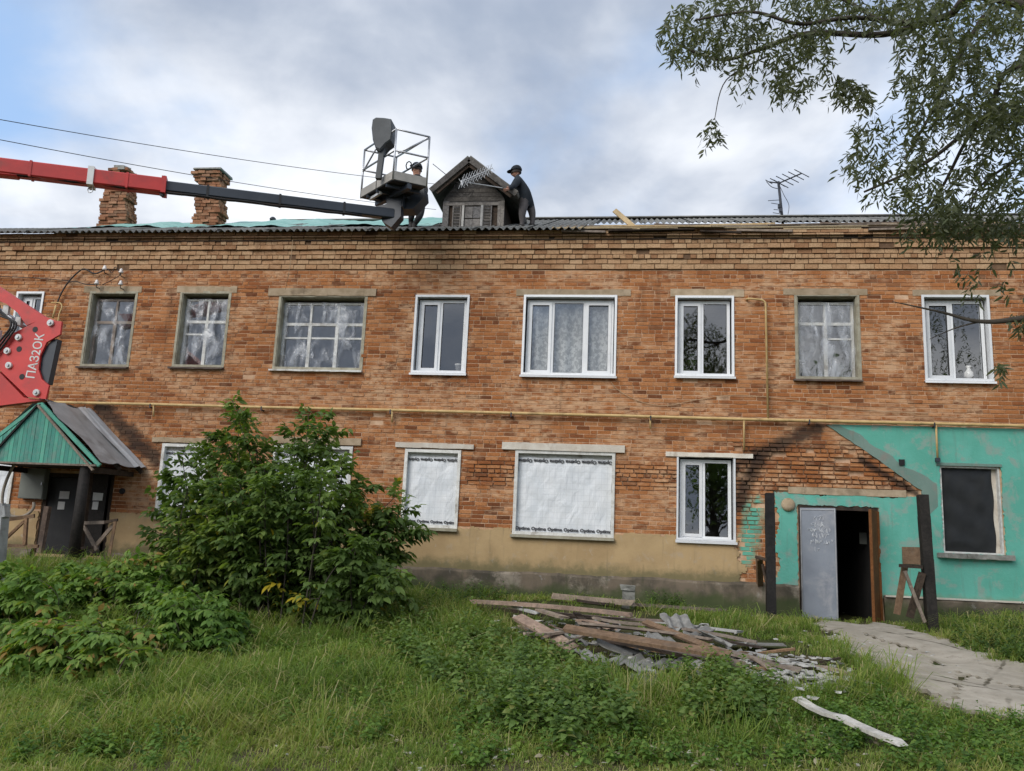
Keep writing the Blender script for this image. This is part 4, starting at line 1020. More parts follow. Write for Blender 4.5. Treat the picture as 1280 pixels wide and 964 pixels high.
# dormer
def dormer():
    Y = .62; A = at(552, 289, Y); B = at(629, 289, Y); TL = at(553, 248, Y); AP = at(589, 206, Y); EL = at(539, 238, Y-.22); ER = at(646, 242, Y-.22)
    xl, xr, zb, ze, za = A.x, B.x, rz(Y)-.05, TL.z, AP.z; xm = AP.x
    core = MB(); core.add([(xl+.03, Y+.05, zb), (xr-.03, Y+.05, zb), (xr-.03, Y+.05, ze), (xm, Y+.05, za-.12), (xl+.03, Y+.05, ze), (xl+.03, 3.2, ze), (xl+.03, 3.2, zb), (xr-.03, 3.2, zb), (xr-.03, 3.2, ze)],
             [(0, 1, 2, 3, 4), (0, 4, 5, 6), (1, 7, 8, 2)])
    dm = core.build('dormer', M['wood_dark'], bld); dm['label'] = 'grey weathered timber dormer with louvred shutters'
    n = 8
    zz = ze-.16; hgt = za-.13-zz
    for i in range(n):                                   # horizontal gable boards
        z0_ = zz+hgt*i/n; z1_ = zz+hgt*(i+1)/n-.008
        def xat(z_): 
            t = max(0, min(1, (z_-ze)/(za-ze))); return xl+(xm-xl)*t, xr+(xm-xr)*t
        a0, b0 = xat(z0_); a1, b1 = xat(z1_)
        if b1-a1 < .05: continue
        y0 = Y+.02+R_.uniform(-.004, .004)
        MB().prism([(a0, y0, z0_), (b0, y0, z0_), (b1, y0, z1_), (a1, y0, z1_)], (0, .028, 0)).build('gable_board', M['wood_old'], dm)
    def vb(x0, x1, z0_, z1_, y0=Y, t=.03, mat='wood_silver', nm='corner_board'): return MB().box(x0, x1, y0, y0+t, z0_, z1_, 0, .003).build(nm, M[mat], dm)
    zt = ze-.17; W_ = xr-xl
    vb(xl, xl+.105*W_/1.3*1.2, zb, zt+.1, Y-.005); vb(xr-.14, xr-.075, zb, zt+.08, Y-.004); vb(xr-.07, xr, zb, zt+.1, Y-.006)
    vb(xl+.02, xr-.02, zt, zt+.06, Y-.012, .03, 'wood_silver', 'head_board')
    for (u0, u1) in ((.16, .30), (.655, .80)):             # louvred shutters
        a, b = xl+W_*u0, xl+W_*u1; fr = MB(); ring(fr, a, b, zb+.02, zt, .022, Y-.002, Y+.03); sh = fr.build('shutter', M['wood_silver'], dm)
        ns = 15
        for i in range(ns):
            z_ = zb+.06+(zt-zb-.10)*i/(ns-1); s_ = MB().bar((a+.02, Y+.015, z_), (b-.02, Y+.015, z_), .03, .008, (0, -.7, .7)); s_.build('slat', M['wood_silver'], dm)
    for u in (.315, .62): vb(xl+W_*u, xl+W_*u+.05, zb, zt, Y-.014, .04, 'wood_white', 'jamb')
    a, b = xl+W_*.36, xl+W_*.62; zm = (zb+zt)/2
    for i in range(2):
        for q in range(2):
            vb(a+(b-a)*i/2+.004, a+(b-a)*(i+1)/2-.004, (zb+.02, zm+.012)[q], (zm-.012, zt-.02)[q], Y+.012, .012, 'wood_silver', 'hatch_panel')
    # roof planes overhanging the front, running back into the main roof
    for s_, E_ in ((-1, EL), (1, ER)):
        yf = Y-.26; th = .05; p0 = Vector((xm, yf, za+.05)); p1 = Vector((E_.x, yf, E_.z)); n_ = (p1-p0).cross(Vector((0, 1, 0))).normalized()
        if n_.z < 0: n_ = -n_
        yb = 4.2
        pm = MB().prism([p0, p1, Vector((p1.x, 2.6, p1.z)), Vector((p0.x, yb, p0.z))], n_*th); pm.build('roof_slope', M['slate'], dm)
        MB().bar(p0+Vector((0, -.012, -.05)), p1+Vector((0, -.012, -.03)), .02, .12, n_).build('barge_board', M['wood_old'], dm)
        MB().bar(p0+Vector((s_*-.0, .05, -.16)), p1+Vector((-s_*.12, .05, -.06)), .05, .07, n_).build('rafter', M['wood_dark'], dm)
    return dm
dormer()

# ------------------------------------------------------------------ gas pipe, cables, insulators
YP = -.10
def pxs(l, Y): return [at(x, y, Y) for x, y in l]
gpipe = empty('gas_pipe', at(640, 517, YP), 'cream painted gas pipe running along the whole brick wall between the storeys', 'pipe')
main = pxs([(-160, 498), (0, 501.5), (170, 505), (320, 509), (500, 513), (640, 516.5), (780, 520), (920, 524), (1100, 528), (1280, 532.5), (1420, 536)], YP)
MB().tube(main, .030, 10).build('pipe_run', M['cream_pipe'], gpipe, True)
def rounded(pts, r=.12, n=5):
    out = [pts[0]]
    for i in range(1, len(pts)-1):
        a, b, c = pts[i-1], pts[i], pts[i+1]; d1 = (a-b).normalized()*min(r, (a-b).length*.4); d2 = (c-b).normalized()*min(r, (c-b).length*.4)
        for k_ in range(n+1):
            t = k_/n; out.append((b+d1)*(1-t)**2+b*2*t*(1-t)+(b+d2)*t*t)
    return out+[pts[-1]]
rs = pxs([(960, 525), (957, 375.5), (934, 373)], YP); rs.append(Vector((rs[-1].x, .1, rs[-1].z)))
MB().tube(rounded(rs, .1), .021, 8).build('riser', M['cream_pipe'], gpipe, True)
for l in ([(930, 525), (930, 563)], [(192, 506), (192, 521)], [(490, 513), (490, 528)], [(813, 521), (813, 536)], [(1170, 531), (1172, 574)]):
    q = pxs(l, YP); MB().tube(q, .019, 8).build('branch', M['cream_pipe'], gpipe, True)
for xx in (192, 330, 490, 640, 813, 1010, 1165):
    a = at(xx, 506+(xx-192)*.0242, 0); mb = MB().box(a.x-.012, a.x+.012, YP-.034, .02, a.z-.085, a.z-.06); mb.box(a.x-.012, a.x+.012, YP-.036, YP-.031, a.z-.085, a.z+.0); mb.build('bracket', M['mast'], gpipe)
v_ = at(1172, 574, YP); MB().box(v_.x-.035, v_.x+.035, YP-.04, YP+.04, v_.z-.05, v_.z+.02).build('valve', M['mast'], gpipe)
# goose-neck conduit and supply cables on the left of the wall
gn = empty('conduit_mast', at(62, 500, -.12), 'thin cream conduit mast with bent top beside the red knuckle', 'conduit')
q = pxs([(59, 503), (74, 392), (78, 384), (76, 378.5), (64, 378.5)], -.12); MB().tube(rounded(q, .08), .016, 8).build('pipe', M['cream_pipe'], gn, True)
q = pxs([(66, 398), (70, 382)], -.15); MB().tube(q, .022, 8).build('sleeve', M['cream_pipe'], gn, True)
def cable(pts, r, label, mat='wire', name='cable', cat='cable', group=None):
    return tag(MB().tube(pts, r, 6).build(name, M[mat], None, True), label, cat, group)
def spline(P, n=8):
    P = [Vector(p) for p in P]; out = []
    for i in range(len(P)-1):
        p0, p1, p2, p3 = P[max(i-1, 0)], P[i], P[i+1], P[min(i+2, len(P)-1)]
        for k_ in range(n):
            t = k_/n; out.append(.5*((2*p1)+(p2-p0)*t+(2*p0-5*p1+4*p2-p3)*t*t+(3*p1-p0-3*p2+p3)*t**3))
    return out+[P[-1]]
cable(spline(pxs([(71, 380), (77, 366), (86, 352), (98, 340), (106, 336.5), (118, 342), (130, 338)], -.07)), .017, 'thick black supply cable curving up to the wall insulators')
cable(spline(pxs([(86, 353), (94, 352), (102, 354), (110, 356), (120, 355)], -.09)), .011, 'thin black cable looping to the lowest left insulator')
cable(spline(pxs([(-30, 344), (30, 347), (60, 349), (86, 351)], -.05)), .009, 'thin dark cable running along the wall under the cornice')
ins = [((121, 353), 'white porcelain insulator lowest at the left of its four'), ((151, 354), 'white porcelain insulator just above the film covered window corner'), ((131, 335), 'white porcelain insulator upper left of the bracket'), ((151.5, 339), 'white porcelain insulator upper right of the bracket')]
for (px, py), lb in ins:
    a = at(px, py, -.13); e = empty('insulator', a, lb, 'insulator', 'porcelain insulators on the wall')
    pts = [(a.x, a.y, a.z-.05), (a.x, a.y, a.z-.045), (a.x, a.y, a.z-.01), (a.x, a.y, a.z), (a.x, a.y, a.z+.03), (a.x, a.y, a.z+.055)]
    MB().tube(pts, [.02, .045, .05, .03, .036, .02], 12).build('porcelain', M['ceramic'], e, True)
    MB().tube(rounded([Vector((a.x, a.y, a.z-.04)), Vector((a.x, a.y, a.z-.11)), Vector((a.x, .02, a.z-.10))], .04), .010, 6).build('hook', M['mast'], e, True)
cable(spline(pxs([(128, 338), (134, 336), (140, 341), (144, 334), (150, 343), (140, 350), (128, 356)], -.10)), .008, 'tangle of black wire between the wall insulators')
cable(spline(pxs([(764, 478), (772, 487), (790, 498), (812, 505), (835, 507), (870, 500), (920, 494), (990, 500), (1075, 512), (1160, 517)], -.03)), .0055, 'thin pale cable drooping across bricks below the upper windows', 'wire_pale')
cable(pxs([(366, 300), (363, 330), (357, 362)], -.16), .006, 'thin pale wire hanging over the cornice above the wide film covered window', 'wire_pale')
# overhead lines from a pole beyond the left of the frame to the dormer
def line(a, Ya, b, Yb, sag, r, label):
    A, B = at(*a, Ya), at(*b, Yb); A2 = A+(A-B)*.6; n = 24
    pts = []
    for i in range(n+1):
        t = i/n; p = A2.lerp(B, t); p.z -= sag*4*t*(1-t)-sag*4*.375*.625*0; pts.append(p)
    cable(pts, r, label, 'wire', 'power_line', 'wire', 'overhead wires')
line((0, 130), -7.5, (565, 232), 1.2, .22, .005, 'upper overhead wire coming down to the roof dormer')
line((0, 155), -7.5, (545, 262), 1.2, .22, .005, 'lower overhead wire coming down to the roof dormer')
cable(pxs([(541, 205), (562, 222)], .5), .008, 'short wire slanting onto the left slope of the dormer')

# ------------------------------------------------------------------ antennas
def yagi(root, O, d, n, sp, ln, r, mat, e, up=Vector((0, 0, 1)), taper=.6):
    d = Vector(d).normalized(); e = Vector(e).normalized()
    MB().tube([O, O+d*sp*(n-1)], r*1.5, 6).build('boom', M[mat], root)
    for i in range(n):
        l = ln*(1-(1-taper)*i/(n-1)); c = O+d*sp*i; MB().tube([c-e*l/2, c+e*l/2], r, 5).build('element', M[mat], root)
Y = 5.3; b = at(979, 271, Y); t_ = at(973, 228, Y)
an = empty('television_antenna', b, 'dark roof television antenna on a leaning mast over the right ridge', 'antenna')
MB().tube([b-Vector((0, 0, .35)), t_+Vector((0, 0, .02))], .035, 8).build('mast', M['mast'], an, True)
yagi(an, at(974, 229, Y), at(997, 219, Y-.2)-at(974, 229, Y), 5, .15, .55, .012, 'mast', Vector((1, .3, -.42)), taper=.8)
yagi(an, at(974, 229, Y), at(957, 227, Y+.2)-at(974, 229, Y), 2, .3, .35, .012, 'mast', Vector((1, .3, -.5)))
MB().tube(rounded([at(958, 227, Y), at(964, 234, Y), at(972, 236, Y)], .1), .011, 5).build('folded_dipole', M['mast'], an)
for (a0, a1) in (((960, 251), (976, 250)), ((964, 254), (977, 256)), ((967, 262), (978, 263)), ((966, 266), (979, 268))): MB().tube([at(*a0, Y), at(*a1, Y)], .009, 5).build('element', M['mast'], an)
for p_ in ((975.5, 258), (977, 263)): a = at(*p_, Y); MB().box(a.x-.06, a.x+.02, Y-.05, Y+.05, a.z-.05, a.z+.05).build('amplifier_box', M['mast'], an)
MB().tube(spline([at(974, 231, Y), at(980, 244, Y), at(986, 256, Y), at(985, 268, Y)]), .008, 5).build('lead', M['mast'], an)
Y = .28; an = empty('dormer_antenna', at(577, 224, Y), 'bright aluminium antenna grid fixed on the front of the dormer gable', 'antenna')
O = at(577, 227, Y); tip = at(612, 212, Y-.25); dd = (tip-O)
yagi(an, O, dd, 11, dd.length/10, .34, .006, 'aluminium', Vector((.35, -.1, .9)), taper=.75)
yagi(an, O+Vector((0, .02, -.03)), dd, 8, dd.length/8, .26, .005, 'aluminium', Vector((-.5, .1, .8)), taper=.8)
yagi(an, at(609, 213, Y-.2), (at(619, 209, Y-.3)-at(609, 213, Y-.2)), 3, .07, .26, .006, 'aluminium', Vector((.5, 0, -.8)))
MB().tube([O, at(634, 236, Y+.1)], .011, 6).build('support_arm', M['aluminium'], an); MB().tube([O+Vector((0, 0, .02)), at(578, 232, Y)], .022, 6).build('clamp', M['aluminium'], an)
MB().tube(spline([O, at(571, 236, Y+.1), at(583, 244, Y+.2), at(592, 238, Y+.2), at(588, 246, Y+.3)]), .006, 5).build('lead', M['wire'], an)
MB().tube(spline([at(575, 230, Y), at(568, 228, Y+.15), at(570, 240, Y+.2), at(578, 246, Y+.25), at(586, 236, Y+.25)]), .005, 5).build('lead', M['wire'], an)

# ------------------------------------------------------------------ left porch with teal gable
def left_porch():
    YF = -1.62; xa = -11.12; zr = 3.46; xe = (-12.5, -9.74); ze = 2.28
    FA, FR, FL = at(49, 508, YF), at(114, 583, YF), at(-16, 575, YF)
    pc = empty('porch_canopy', (xa, -.8, .5), 'teal boarded porch gable with grey sheet metal roof over the left entrance', 'porch')
    n = 26; x0, x1 = FL.x, FR.x; zb = (FL.z+FR.z)/2; za = FA.z-.03
    for i in range(n):                                      # upright gable boards
        u0 = x0+(x1-x0)*i/n+.003; u1 = x0+(x1-x0)*(i+1)/n-.003
        def ht(x): return zb+(za-zb)*(1-abs(x-xa)/max(xa-x0, x1-xa)) if True else 0
        y0 = YF+R_.uniform(-.004, .004); pts = [(u0, y0, zb-R_.uniform(0, .015)), (u1, y0, zb-R_.uniform(0, .015)), (u1, y0, max(ht(u1), zb+.02))]
        if u0 < xa < u1: pts.append((xa, y0, za))
        pts.append((u0, y0, max(ht(u0), zb+.02)))
        MB().prism(pts, (0, .02, 0)).build('gable_board', M['teal_board'], pc)
    MB().bar((x0-.1, YF-.012, zb-.01), (x1+.1, YF-.012, zb-.01), .03, .035).build('bottom_rail', M['wood_grey'], pc)
    ap = Vector((xa, YF-.02, za+.05))
    for s_, E_ in ((-1, Vector((x0-.05, YF-.02, zb-.06))), (1, Vector((x1+.06, YF-.02, zb-.10)))):
        MB().bar(ap, E_, .035, .05, (0, -1, 0)).build('barge_board', M['char'] if s_ < 0 else M['wood_grey'], pc)
    # sheet metal slopes: crumpled sheets and a brighter turned-up sheet at the wall
    def slope(side, y0, y1, mat, lift, seed, jag, up=0.):
        r = random.Random(seed); nx, ny = 10, 14; V = []; Fq = []
        ex = xe[1] if side > 0 else xe[0]
        for s2 in (0, 1):
            for j_ in range(ny+1):
                for i in range(nx+1):
                    u, v = i/nx, j_/ny; x = xa+(ex-xa)*(u*1.02); y = y0+(y1-y0)*v
                    if j_ == 0: y += jag*math.sin(u*9+seed)*.5+r.uniform(-jag, jag)*.4
                    z_ = zr+(ze-zr)*u+lift+.018*math.sin(7*u+5*v+seed)*math.sin(6*v+seed)+.03*math.exp(-((v-.55+.15*u)/.05)**2)+up*v*(1-u*.5)
                    V.append((x, y, z_+(.004 if s2 else 0)))
        m = (nx+1)*(ny+1)
        for j_ in range(ny):
            for i in range(nx): a_ = j_*(nx+1)+i; Fq += [(a_, a_+nx+1, a_+nx+2, a_+1), (m+a_, m+a_+1, m+a_+nx+2, m+a_+nx+1)]
        me = bpy.data.meshes.new('roof_sheet'); me.from_pydata(V, [], Fq); me.polygons.foreach_set('use_smooth', [True]*len(Fq)); return link('roof_sheet', me, M[mat], pc)
    slope(1, YF+.12, -.38, 'galv', .03, 2, .10); slope(-1, YF+.05, -.02, 'galv', .03, 4, .06); slope(1, -.46, -.02, 'galv_bright', .05, 6, .02, .05)
    MB().bar((xa-.02, YF+.05, zr-.02), (xa-.02, -.02, zr-.0), .07, .07).build('ridge_beam', M['wood_dark'], pc)
    for s_ in (-1, 1):
        for y in (YF+.06, -.9, -.12): MB().bar((xa, y, zr-.06), (xe[0 if s_ < 0 else 1], y, ze-.03), .05, .07).build('rafter', M['teal_board'] if y < -1 else M['wood_dark'], pc)
    for x in (xe[0]+.22, xe[1]-.28): MB().bar((x, YF+.1, zb-.08), (x, -.02, zb-.04), .09, .1).build('wall_plate', M['wood_dark'], pc)
    MB().add([(xe[0]+.2, YF+.1, zb-.0), (xe[1]-.25, YF+.1, zb-.0), (xe[1]-.25, -.03, zb+.03), (xe[0]+.2, -.03, zb+.03)], [(0, 1, 2, 3)]).build('ceiling', M['wood_dark'], pc)
    # posts
    pt = at(106, 592, YF+.1); pb = at(93, 686, YF+.1); MB().tube([(pb.x, pb.y, .5), (pt.x, pt.y, zb-.02)], [.105, .095], 12).build('post', M['char'], pc, True)
    MB().bar((pt.x-1.95, YF+.1, .5), (pt.x-1.95, YF+.1, zb), .12, .12).build('post', M['char'], pc)
    a0 = at(112, 600, -.5); a1 = at(100, 690, -.5); MB().bar((a1.x, -.5, .5), (a0.x, -.5, zb), .10, .08).build('post', M['wood_dark'], pc)
    # railings
    def rl(p, q, Y_, w=.07, mat='wood_tan', nm='rail'): MB().bar(at(*p, Y_), at(*q, Y_), .045, w, (0, -.02, 1)).build(nm, M[mat], pc)
    Yr = -1.25
    rl((103, 654), (131, 653), Yr, .06, 'wood_grey'); rl((104, 656), (121, 688), Yr, .055, 'wood_grey', 'brace'); rl((113, 690), (143, 655), Yr+.05, .065, 'wood_grey', 'brace'); rl((144, 652), (136, 697), Yr-.04, .05, 'wood_tan', 'rail_post'); rl((131, 653), (147, 650), Yr-.03, .05, 'wood_dark')
    rl((84, 687), (118, 684), Yr, .05, 'wood_dark', 'bench_board'); MB().box(*(lambda a, b: (a.x, b.x, -1.45, -1.05, a.z, b.z))(at(80, 697, -1.45), at(92, 684, -1.45))).build('bench_end', M['char'], pc)
    rl((5, 650), (43, 645), -1.1, .07, 'wood_tan'); rl((9, 672), (30, 652), -1.08, .05, 'wood_tan', 'brace'); rl((33, 648), (31, 681), -1.12, .075, 'wood_tan', 'rail_post'); rl((11, 682), (48, 683), -1.1, .06, 'wood_tan')
    a0 = at(60, 633, -.6); a1 = at(50, 692, -.6); MB().bar(a1, a0, .10, .10, (0, 1, 0)).build('rail_post', M['wood_pink'], pc)
    # concrete step
    st = MB(); 
    a0 = at(15, 694, YF-.35); a1 = at(120, 700, YF-.35); st.box(a0.x-1.5, a1.x+.2, YF-.4, -.16, -.2, .50, 0, .01); st.box(a0.x+.3, a1.x-.2, YF-.75, YF-.41, -.3, .34, 0, .015); st.build('step', M['base'], pc)
    return pc
left_porch()
# left entrance door (part of the building) with paper notices
x0, x1, z0, z1 = OPN['dl']
df = MB(); ring(df, x0+.002, x1-.002, z0, z1-.002, .08, .02, .14); dl = df.build('entrance_door', M['wood_dark'], bld)
xm = x0+(x1-x0)*.52
for a, b in ((x0+.08, xm-.01),): MB().box(a, b, .06, .11, z0+.06, z1-.09).build('door_leaf', M['black'], dl)
MB().box(xm+.12, xm+.20, .05, .12, z0+.06, z1-.09).build('door_leaf', M['char'], dl)
def notice(pts, Y, label):
    a = at(pts[0], pts[1], Y); b = at(pts[2], pts[3], Y); mb = MB().box(a.x, b.x, Y-.004, Y, b.z, a.z, 0, .004); tag(mb.build('paper_notice', M['paper']), label, 'notice', 'paper notices at the left entrance')
notice((75, 614, 86, 624), .055, 'square white paper notice on the dark left entrance door')
notice((73, 627, 80, 637), .055, 'torn paper scrap below the square notice on the left door')
notice((117, 616, 128, 626), -.05, 'white paper notice at the right of the left porch post')
notice((116, 627, 122, 637), -.05, 'torn lower paper scrap at the right of the left porch post')
MB_ = MB(); a = at(112, 600, 0); MB_.box(a.x+.02, at(137, 600, 0).x, -.043, -.027, .6, 2.2); tag(MB_.build('notice_board', M['char']), 'dark notice board panel on the wall right of the left entrance', 'board')
# meter cabinet and hose
a = at(27, 585, -.17); b = at(52, 624, -.17)
e = empty('meter_cabinet', ((a.x+b.x)/2, -.2, b.z), 'grey metal meter cabinet on the wall under the teal porch', 'cabinet')
MB().box(a.x, b.x, -.155, -.03, b.z, a.z).build('case', M['grey_box'], e); MB().box(a.x+.012, b.x-.012, -.17, -.156, b.z+.012, a.z-.012).build('door', M['grey_box'], e); MB().box(b.x-.05, b.x-.035, -.19, -.171, (a.z+b.z)/2-.03, (a.z+b.z)/2+.03).build('latch', M['steel'], e)
tag(MB().tube(spline(pxs([(18, 580), (10, 596), (4, 614), (3, 630), (7, 640), (16, 645.5), (27, 646), (37, 641), (42, 634), (42, 628)], -1.0)), .028, 10).build('hose', M['hose'], None, True), 'pale thick hose hanging in a loop under the meter cabinet', 'hose')
a = at(152, 614, -.03); tag(MB().tube([(a.x, -.0, a.z), (a.x, -.03, a.z), (a.x, -.04, a.z)], [.06, .06, .045], 14).build('doorbell', M['black'], None, True), 'small black round knob on the bricks right of the left porch', 'bell')

# ------------------------------------------------------------------ remains of the right porch
def post(p_top, p_bot, w, label, mat='char'):
    B = gp(*p_bot); T = at(*p_top, B.y+.12); B.z -= .25
    mb = MB(); n = 7
    for i in range(n):
        a_, b_ = B.lerp(T, i/n), B.lerp(T, (i+1)/n+.001); mb.bar(a_, b_, w*(1-.05*i/n)+.006*math.sin(i*3), w*.95, (0, 1, 0))
    return tag(mb.build('porch_post', M[mat]), label, 'post', 'charred porch posts')
post((962, 617), (964, 776), .155, 'black charred post standing left of the grey steel door'); post((1153, 619), (1166, 791), .165, 'black charred post leaning right of the open entrance')
rl_ = empty('broken_railing', gp(1135, 783), 'broken wooden railing with crossed braces right of the entrance', 'railing')
Yr = -1.35
def br(p, q, Y_, w, mat, nm): MB().bar(at(*p, Y_), at(*q, Y_), .05, w, (0, -.02, 1)).build(nm, M[mat], rl_)
br((1124, 707), (1153, 709), Yr, .055, 'wood_dark', 'top_rail'); br((1131, 708), (1121, 768), Yr+.1, .095, 'wood_tan', 'upright'); br((1153, 716), (1137, 772), Yr-.02, .11, 'wood_dark', 'brace'); br((1131, 714), (1156, 778), Yr-.09, .05, 'wood_grey', 'brace')
a = at(1127, 683, -.03); b = at(1152, 706, -.03); MB().box(a.x, b.x, -.045, -.028, b.z, a.z, 0, .012).build('backing_board', M['wood_tan'], rl_)
r2 = empty('railing_stub', gp(951, 768), 'short tan railing stub beside the left charred post', 'railing')
MB().bar(gp(951, 766)-Vector((0, 0, .1)), at(949, 697, -.95), .10, .09, (0, 1, 0)).build('upright', M['wood_tan'], r2); MB().bar(at(944, 696, -.95), at(960, 700, -1.0), .05, .05).build('top_rail', M['wood_dark'], r2); MB().bar(at(953, 705, -.9), at(958, 728, -.95), .03, .04).build('brace', M['wood_dark'], r2)
a = at(985, 631, -.03); lm = MB(); n = 18
lm.tube([(a.x, -.026, a.z), (a.x, -.05, a.z), (a.x, -.09, a.z), (a.x, -.11, a.z)], [.12, .125, .10, .04], n); tag(lm.build('wall_lamp', M['lintel'], None, True), 'round weathered wall lamp base left above the steel door', 'lamp')
for (px, py), lb in (((1127, 578), 'small black hole plate on the teal plaster under the scar band'),):
    a = at(px, py, -.03); tag(MB().box(a.x-.045, a.x+.04, -.055, -.025, a.z-.06, a.z+.05, 0, .01).build('junction_box', M['black']), lb, 'box')

# ------------------------------------------------------------------ aerial lift
def lift():
    root = empty('aerial_lift', (-9.6, -6.2, -.4), 'red articulated aerial lift with dark telescopic boom and work basket', 'lift')
    P0, P1 = at(0, 209, -4.0), at(492, 268.5, -1.35); d = (P1-P0).normalized()
    def on(px): # point on the boom axis above a photo column
        lo, hi = -3., 1.2
        for _ in range(40):
            m = (lo+hi)/2; q = P0.lerp(P1, m)-CAM
            if 640+F*q.dot(RT)/q.dot(FW) < px: lo = m
            else: hi = m
        return P0.lerp(P1, lo)
    def beam(a, b, w, h, nm, mat, bev=.02, up=Vector((0, 0, 1))):
        dd = (b-a).normalized(); s_ = dd.cross(up).normalized(); u = s_.cross(dd); prof = [(-1, -1, 1, 0), (-1, -1, 0, 1), (-1, 1, 0, -1), (-1, 1, 1, 0), (1, 1, -1, 0), (1, 1, 0, -1), (1, -1, 0, 1), (1, -1, -1, 0)]
        P = [a + s_*(i*w/2+p*bev) + u*(j*h/2+q*bev) for i, j, p, q in prof]
        return MB().prism(P, b-a).build(nm, M[mat], root)
    R0 = on(-330)
    beam(R0, on(208), .24, .27, 'outer_boom', 'red'); beam(on(200), P1, .17, .195, 'inner_boom', 'boom_dark')
    K = on(24); beam(R0+Vector((0, 0, -.1)), K+Vector((0, 0, -.03)), .20, .27, 'boom_root', 'red')
    c = on(115); mb = MB().bar(c-d*.05, c+d*.05, .29, .335); cl = mb.build('clamp', M['white_paint'], root)
    lp = c+Vector((0, -.0, -.17)); MB().tube([lp+Vector((.05*math.cos(t*.7), 0, -.05+.05*math.sin(t*.7))) for t in range(10)], .01, 6).build('shackle', M['steel'], cl)
    MB().bar(c+Vector((-.04, 0, .16)), c+Vector((.04, 0, .16)), .10, .06).build('bracket', M['white_paint'], cl)
    e = on(204); MB().bar(e-d*.02, e+d*.06, .29, .31).build('end_collar', M['red'], root); 
    for s_ in (-.17, .15): MB().bar(e+Vector((0, -.05, s_)), e+Vector((0.06, -.05, s_)), .06, .06).build('collar_bolt', M['black'], root)
    for oy, oz in ((-.10, -.115), (-.06, -.12)):
        hp = [on(px)+Vector((0, oy, oz-.02*math.sin(px*.05)**2)) for px in range(-40, 470, 15)]; MB().tube(hp, .013, 6).build('hydraulic_hose', M['black'], root, True)
    for px in (40, 160, 260, 350, 430): c = on(px); MB().bar(c-d*.02, c+d*.02, .26 if px < 200 else .185, .285 if px < 200 else .21).build('hose_clip', M['black'] if px > 200 else M['red'], root)
    # tip knuckle and basket
    tip = MB(); T = P1
    n_ = Vector((0, 1, 0)); pl = [at(470, 258, -1.42), at(501, 251, -1.42), at(501, 270, -1.42), at(489, 284, -1.42), at(478, 277, -1.42)]
    tip.prism(pl, (0, .22, 0)); tip.build('tip_knuckle', M['boom_dark'], root)
    MB().bar(at(455, 262, -1.45), at(458, 270, -1.45), .03, .03).build('tip_bolt', M['steel'], root)
    q2 = at(491, 225, -2.0); zf = q2.z; q1 = atz(451, 248, zf); q3 = atz(533, 234, zf); q4 = q1+q3-q2; top = 1.02
    bk_c = (q1+q3)/2
    fl = MB(); fl.prism([q1, q2, q3, q4], (0, 0, .03)); basket = fl.build('basket', M['black'], root)
    ub = MB()
    for t in (.2, .5, .8): ub.bar(q1.lerp(q2, t)-Vector((0, 0, .03)), q4.lerp(q3, t)-Vector((0, 0, .03)), .05, .06)
    ub.bar(q1.lerp(q4, .5)-Vector((0, 0, .05)), q2.lerp(q3, .5)-Vector((0, 0, .05)), .09, .1); ub.build('floor_frame', M['boom_dark'], basket)
    MB().bar(q1.lerp(q2, .25)+Vector((0, .12, -.06)), q1.lerp(q2, .6)+Vector((0, .1, -.06)), .05, .05).build('floor_strut', M['galv_bright'], basket)
    for a, b in ((q1, q2), (q2, q3), (q3, q4), (q4, q1)):
        o_ = Vector((0, 0, .10)); MB().bar(a+o_, b+o_, .02, .165).build('toe_board', M['floor_pan'], basket)
        for h in (.58, 1.0): MB().tube([a+Vector((0, 0, h*top)), b+Vector((0, 0, h*top))], .019, 8).build('rail', M['steel'], basket, True)
    for a in (q1, q2, q3, q4, q1.lerp(q4, .5), q2.lerp(q1, .5)): MB().tube([a, a+Vector((0, 0, top))], .019, 8).build('stanchion', M['steel'], basket, True)
    MB().tube([q1+Vector((0, 0, .55)), q1.lerp(q2, .5)+Vector((0, 0, .98))], .017, 8).build('brace', M['steel'], basket, True)
    MB().tube([q2.lerp(q3, .1)+Vector((0, 0, .55)), q3+Vector((0, 0, 1.0))], .017, 8).build('brace', M['steel'], basket, True)
    MB().prism([at(x, y, -1.25) for x, y in ((476, 243), (505, 238), (530, 234), (531, 245), (516, 261), (488, 262))], (0, .35, 0)).build('swivel_unit', M['boom_dark'], root)
    # arm from boom tip to the basket, and the hooded control console
    MB().prism([at(486, 262, -1.4), at(503, 258, -1.4), at(505, 236, -1.4), at(478, 236, -1.4)], (0, .16, 0)).build('levelling_arm', M['boom_dark'], root)
    ca = at(473, 224, -1.86); cb2 = at(479, 180, -1.8); MB().bar(ca, cb2, .10, .09, (0, 1, 0)).build('console_post', M['console'], basket)
    Yc = -1.9
    poly = [(466, 149.5), (470, 147), (480, 147.5), (489, 149), (490.5, 152), (490.5, 168), (489, 176), (482, 181), (475, 189), (470, 187), (466, 175), (464.5, 160)]
    cm = MB(); A = [at(x, y, Yc) for x, y in poly]; cx = sum((p for p in A), Vector())/len(A)
    rings = [[cx+(p-cx)*.9+Vector((0, -.03, 0)) for p in A], A, [p+Vector((0, .26, 0)) for p in A], [cx+(p-cx)*.85+Vector((0, .33, 0)) for p in A]]
    m = len(A); vs = [p for r_ in rings for p in r_]; fs = [(i*m+k_, (i+1)*m+k_, (i+1)*m+(k_+1) % m, i*m+(k_+1) % m) for i in range(3) for k_ in range(m)]+[tuple(range(m)), tuple(3*m+k_ for k_ in range(m-1, -1, -1))]
    cm.add(vs, fs); cm.build('control_console', M['console'], basket)
    rg = at(511, 207, -1.3); MB().tube([rg+Vector((.055*math.cos(t*.785), 0, .085*math.sin(t*.785))) for t in range(9)], .012, 6).build('lanyard_ring', M['black'], basket)
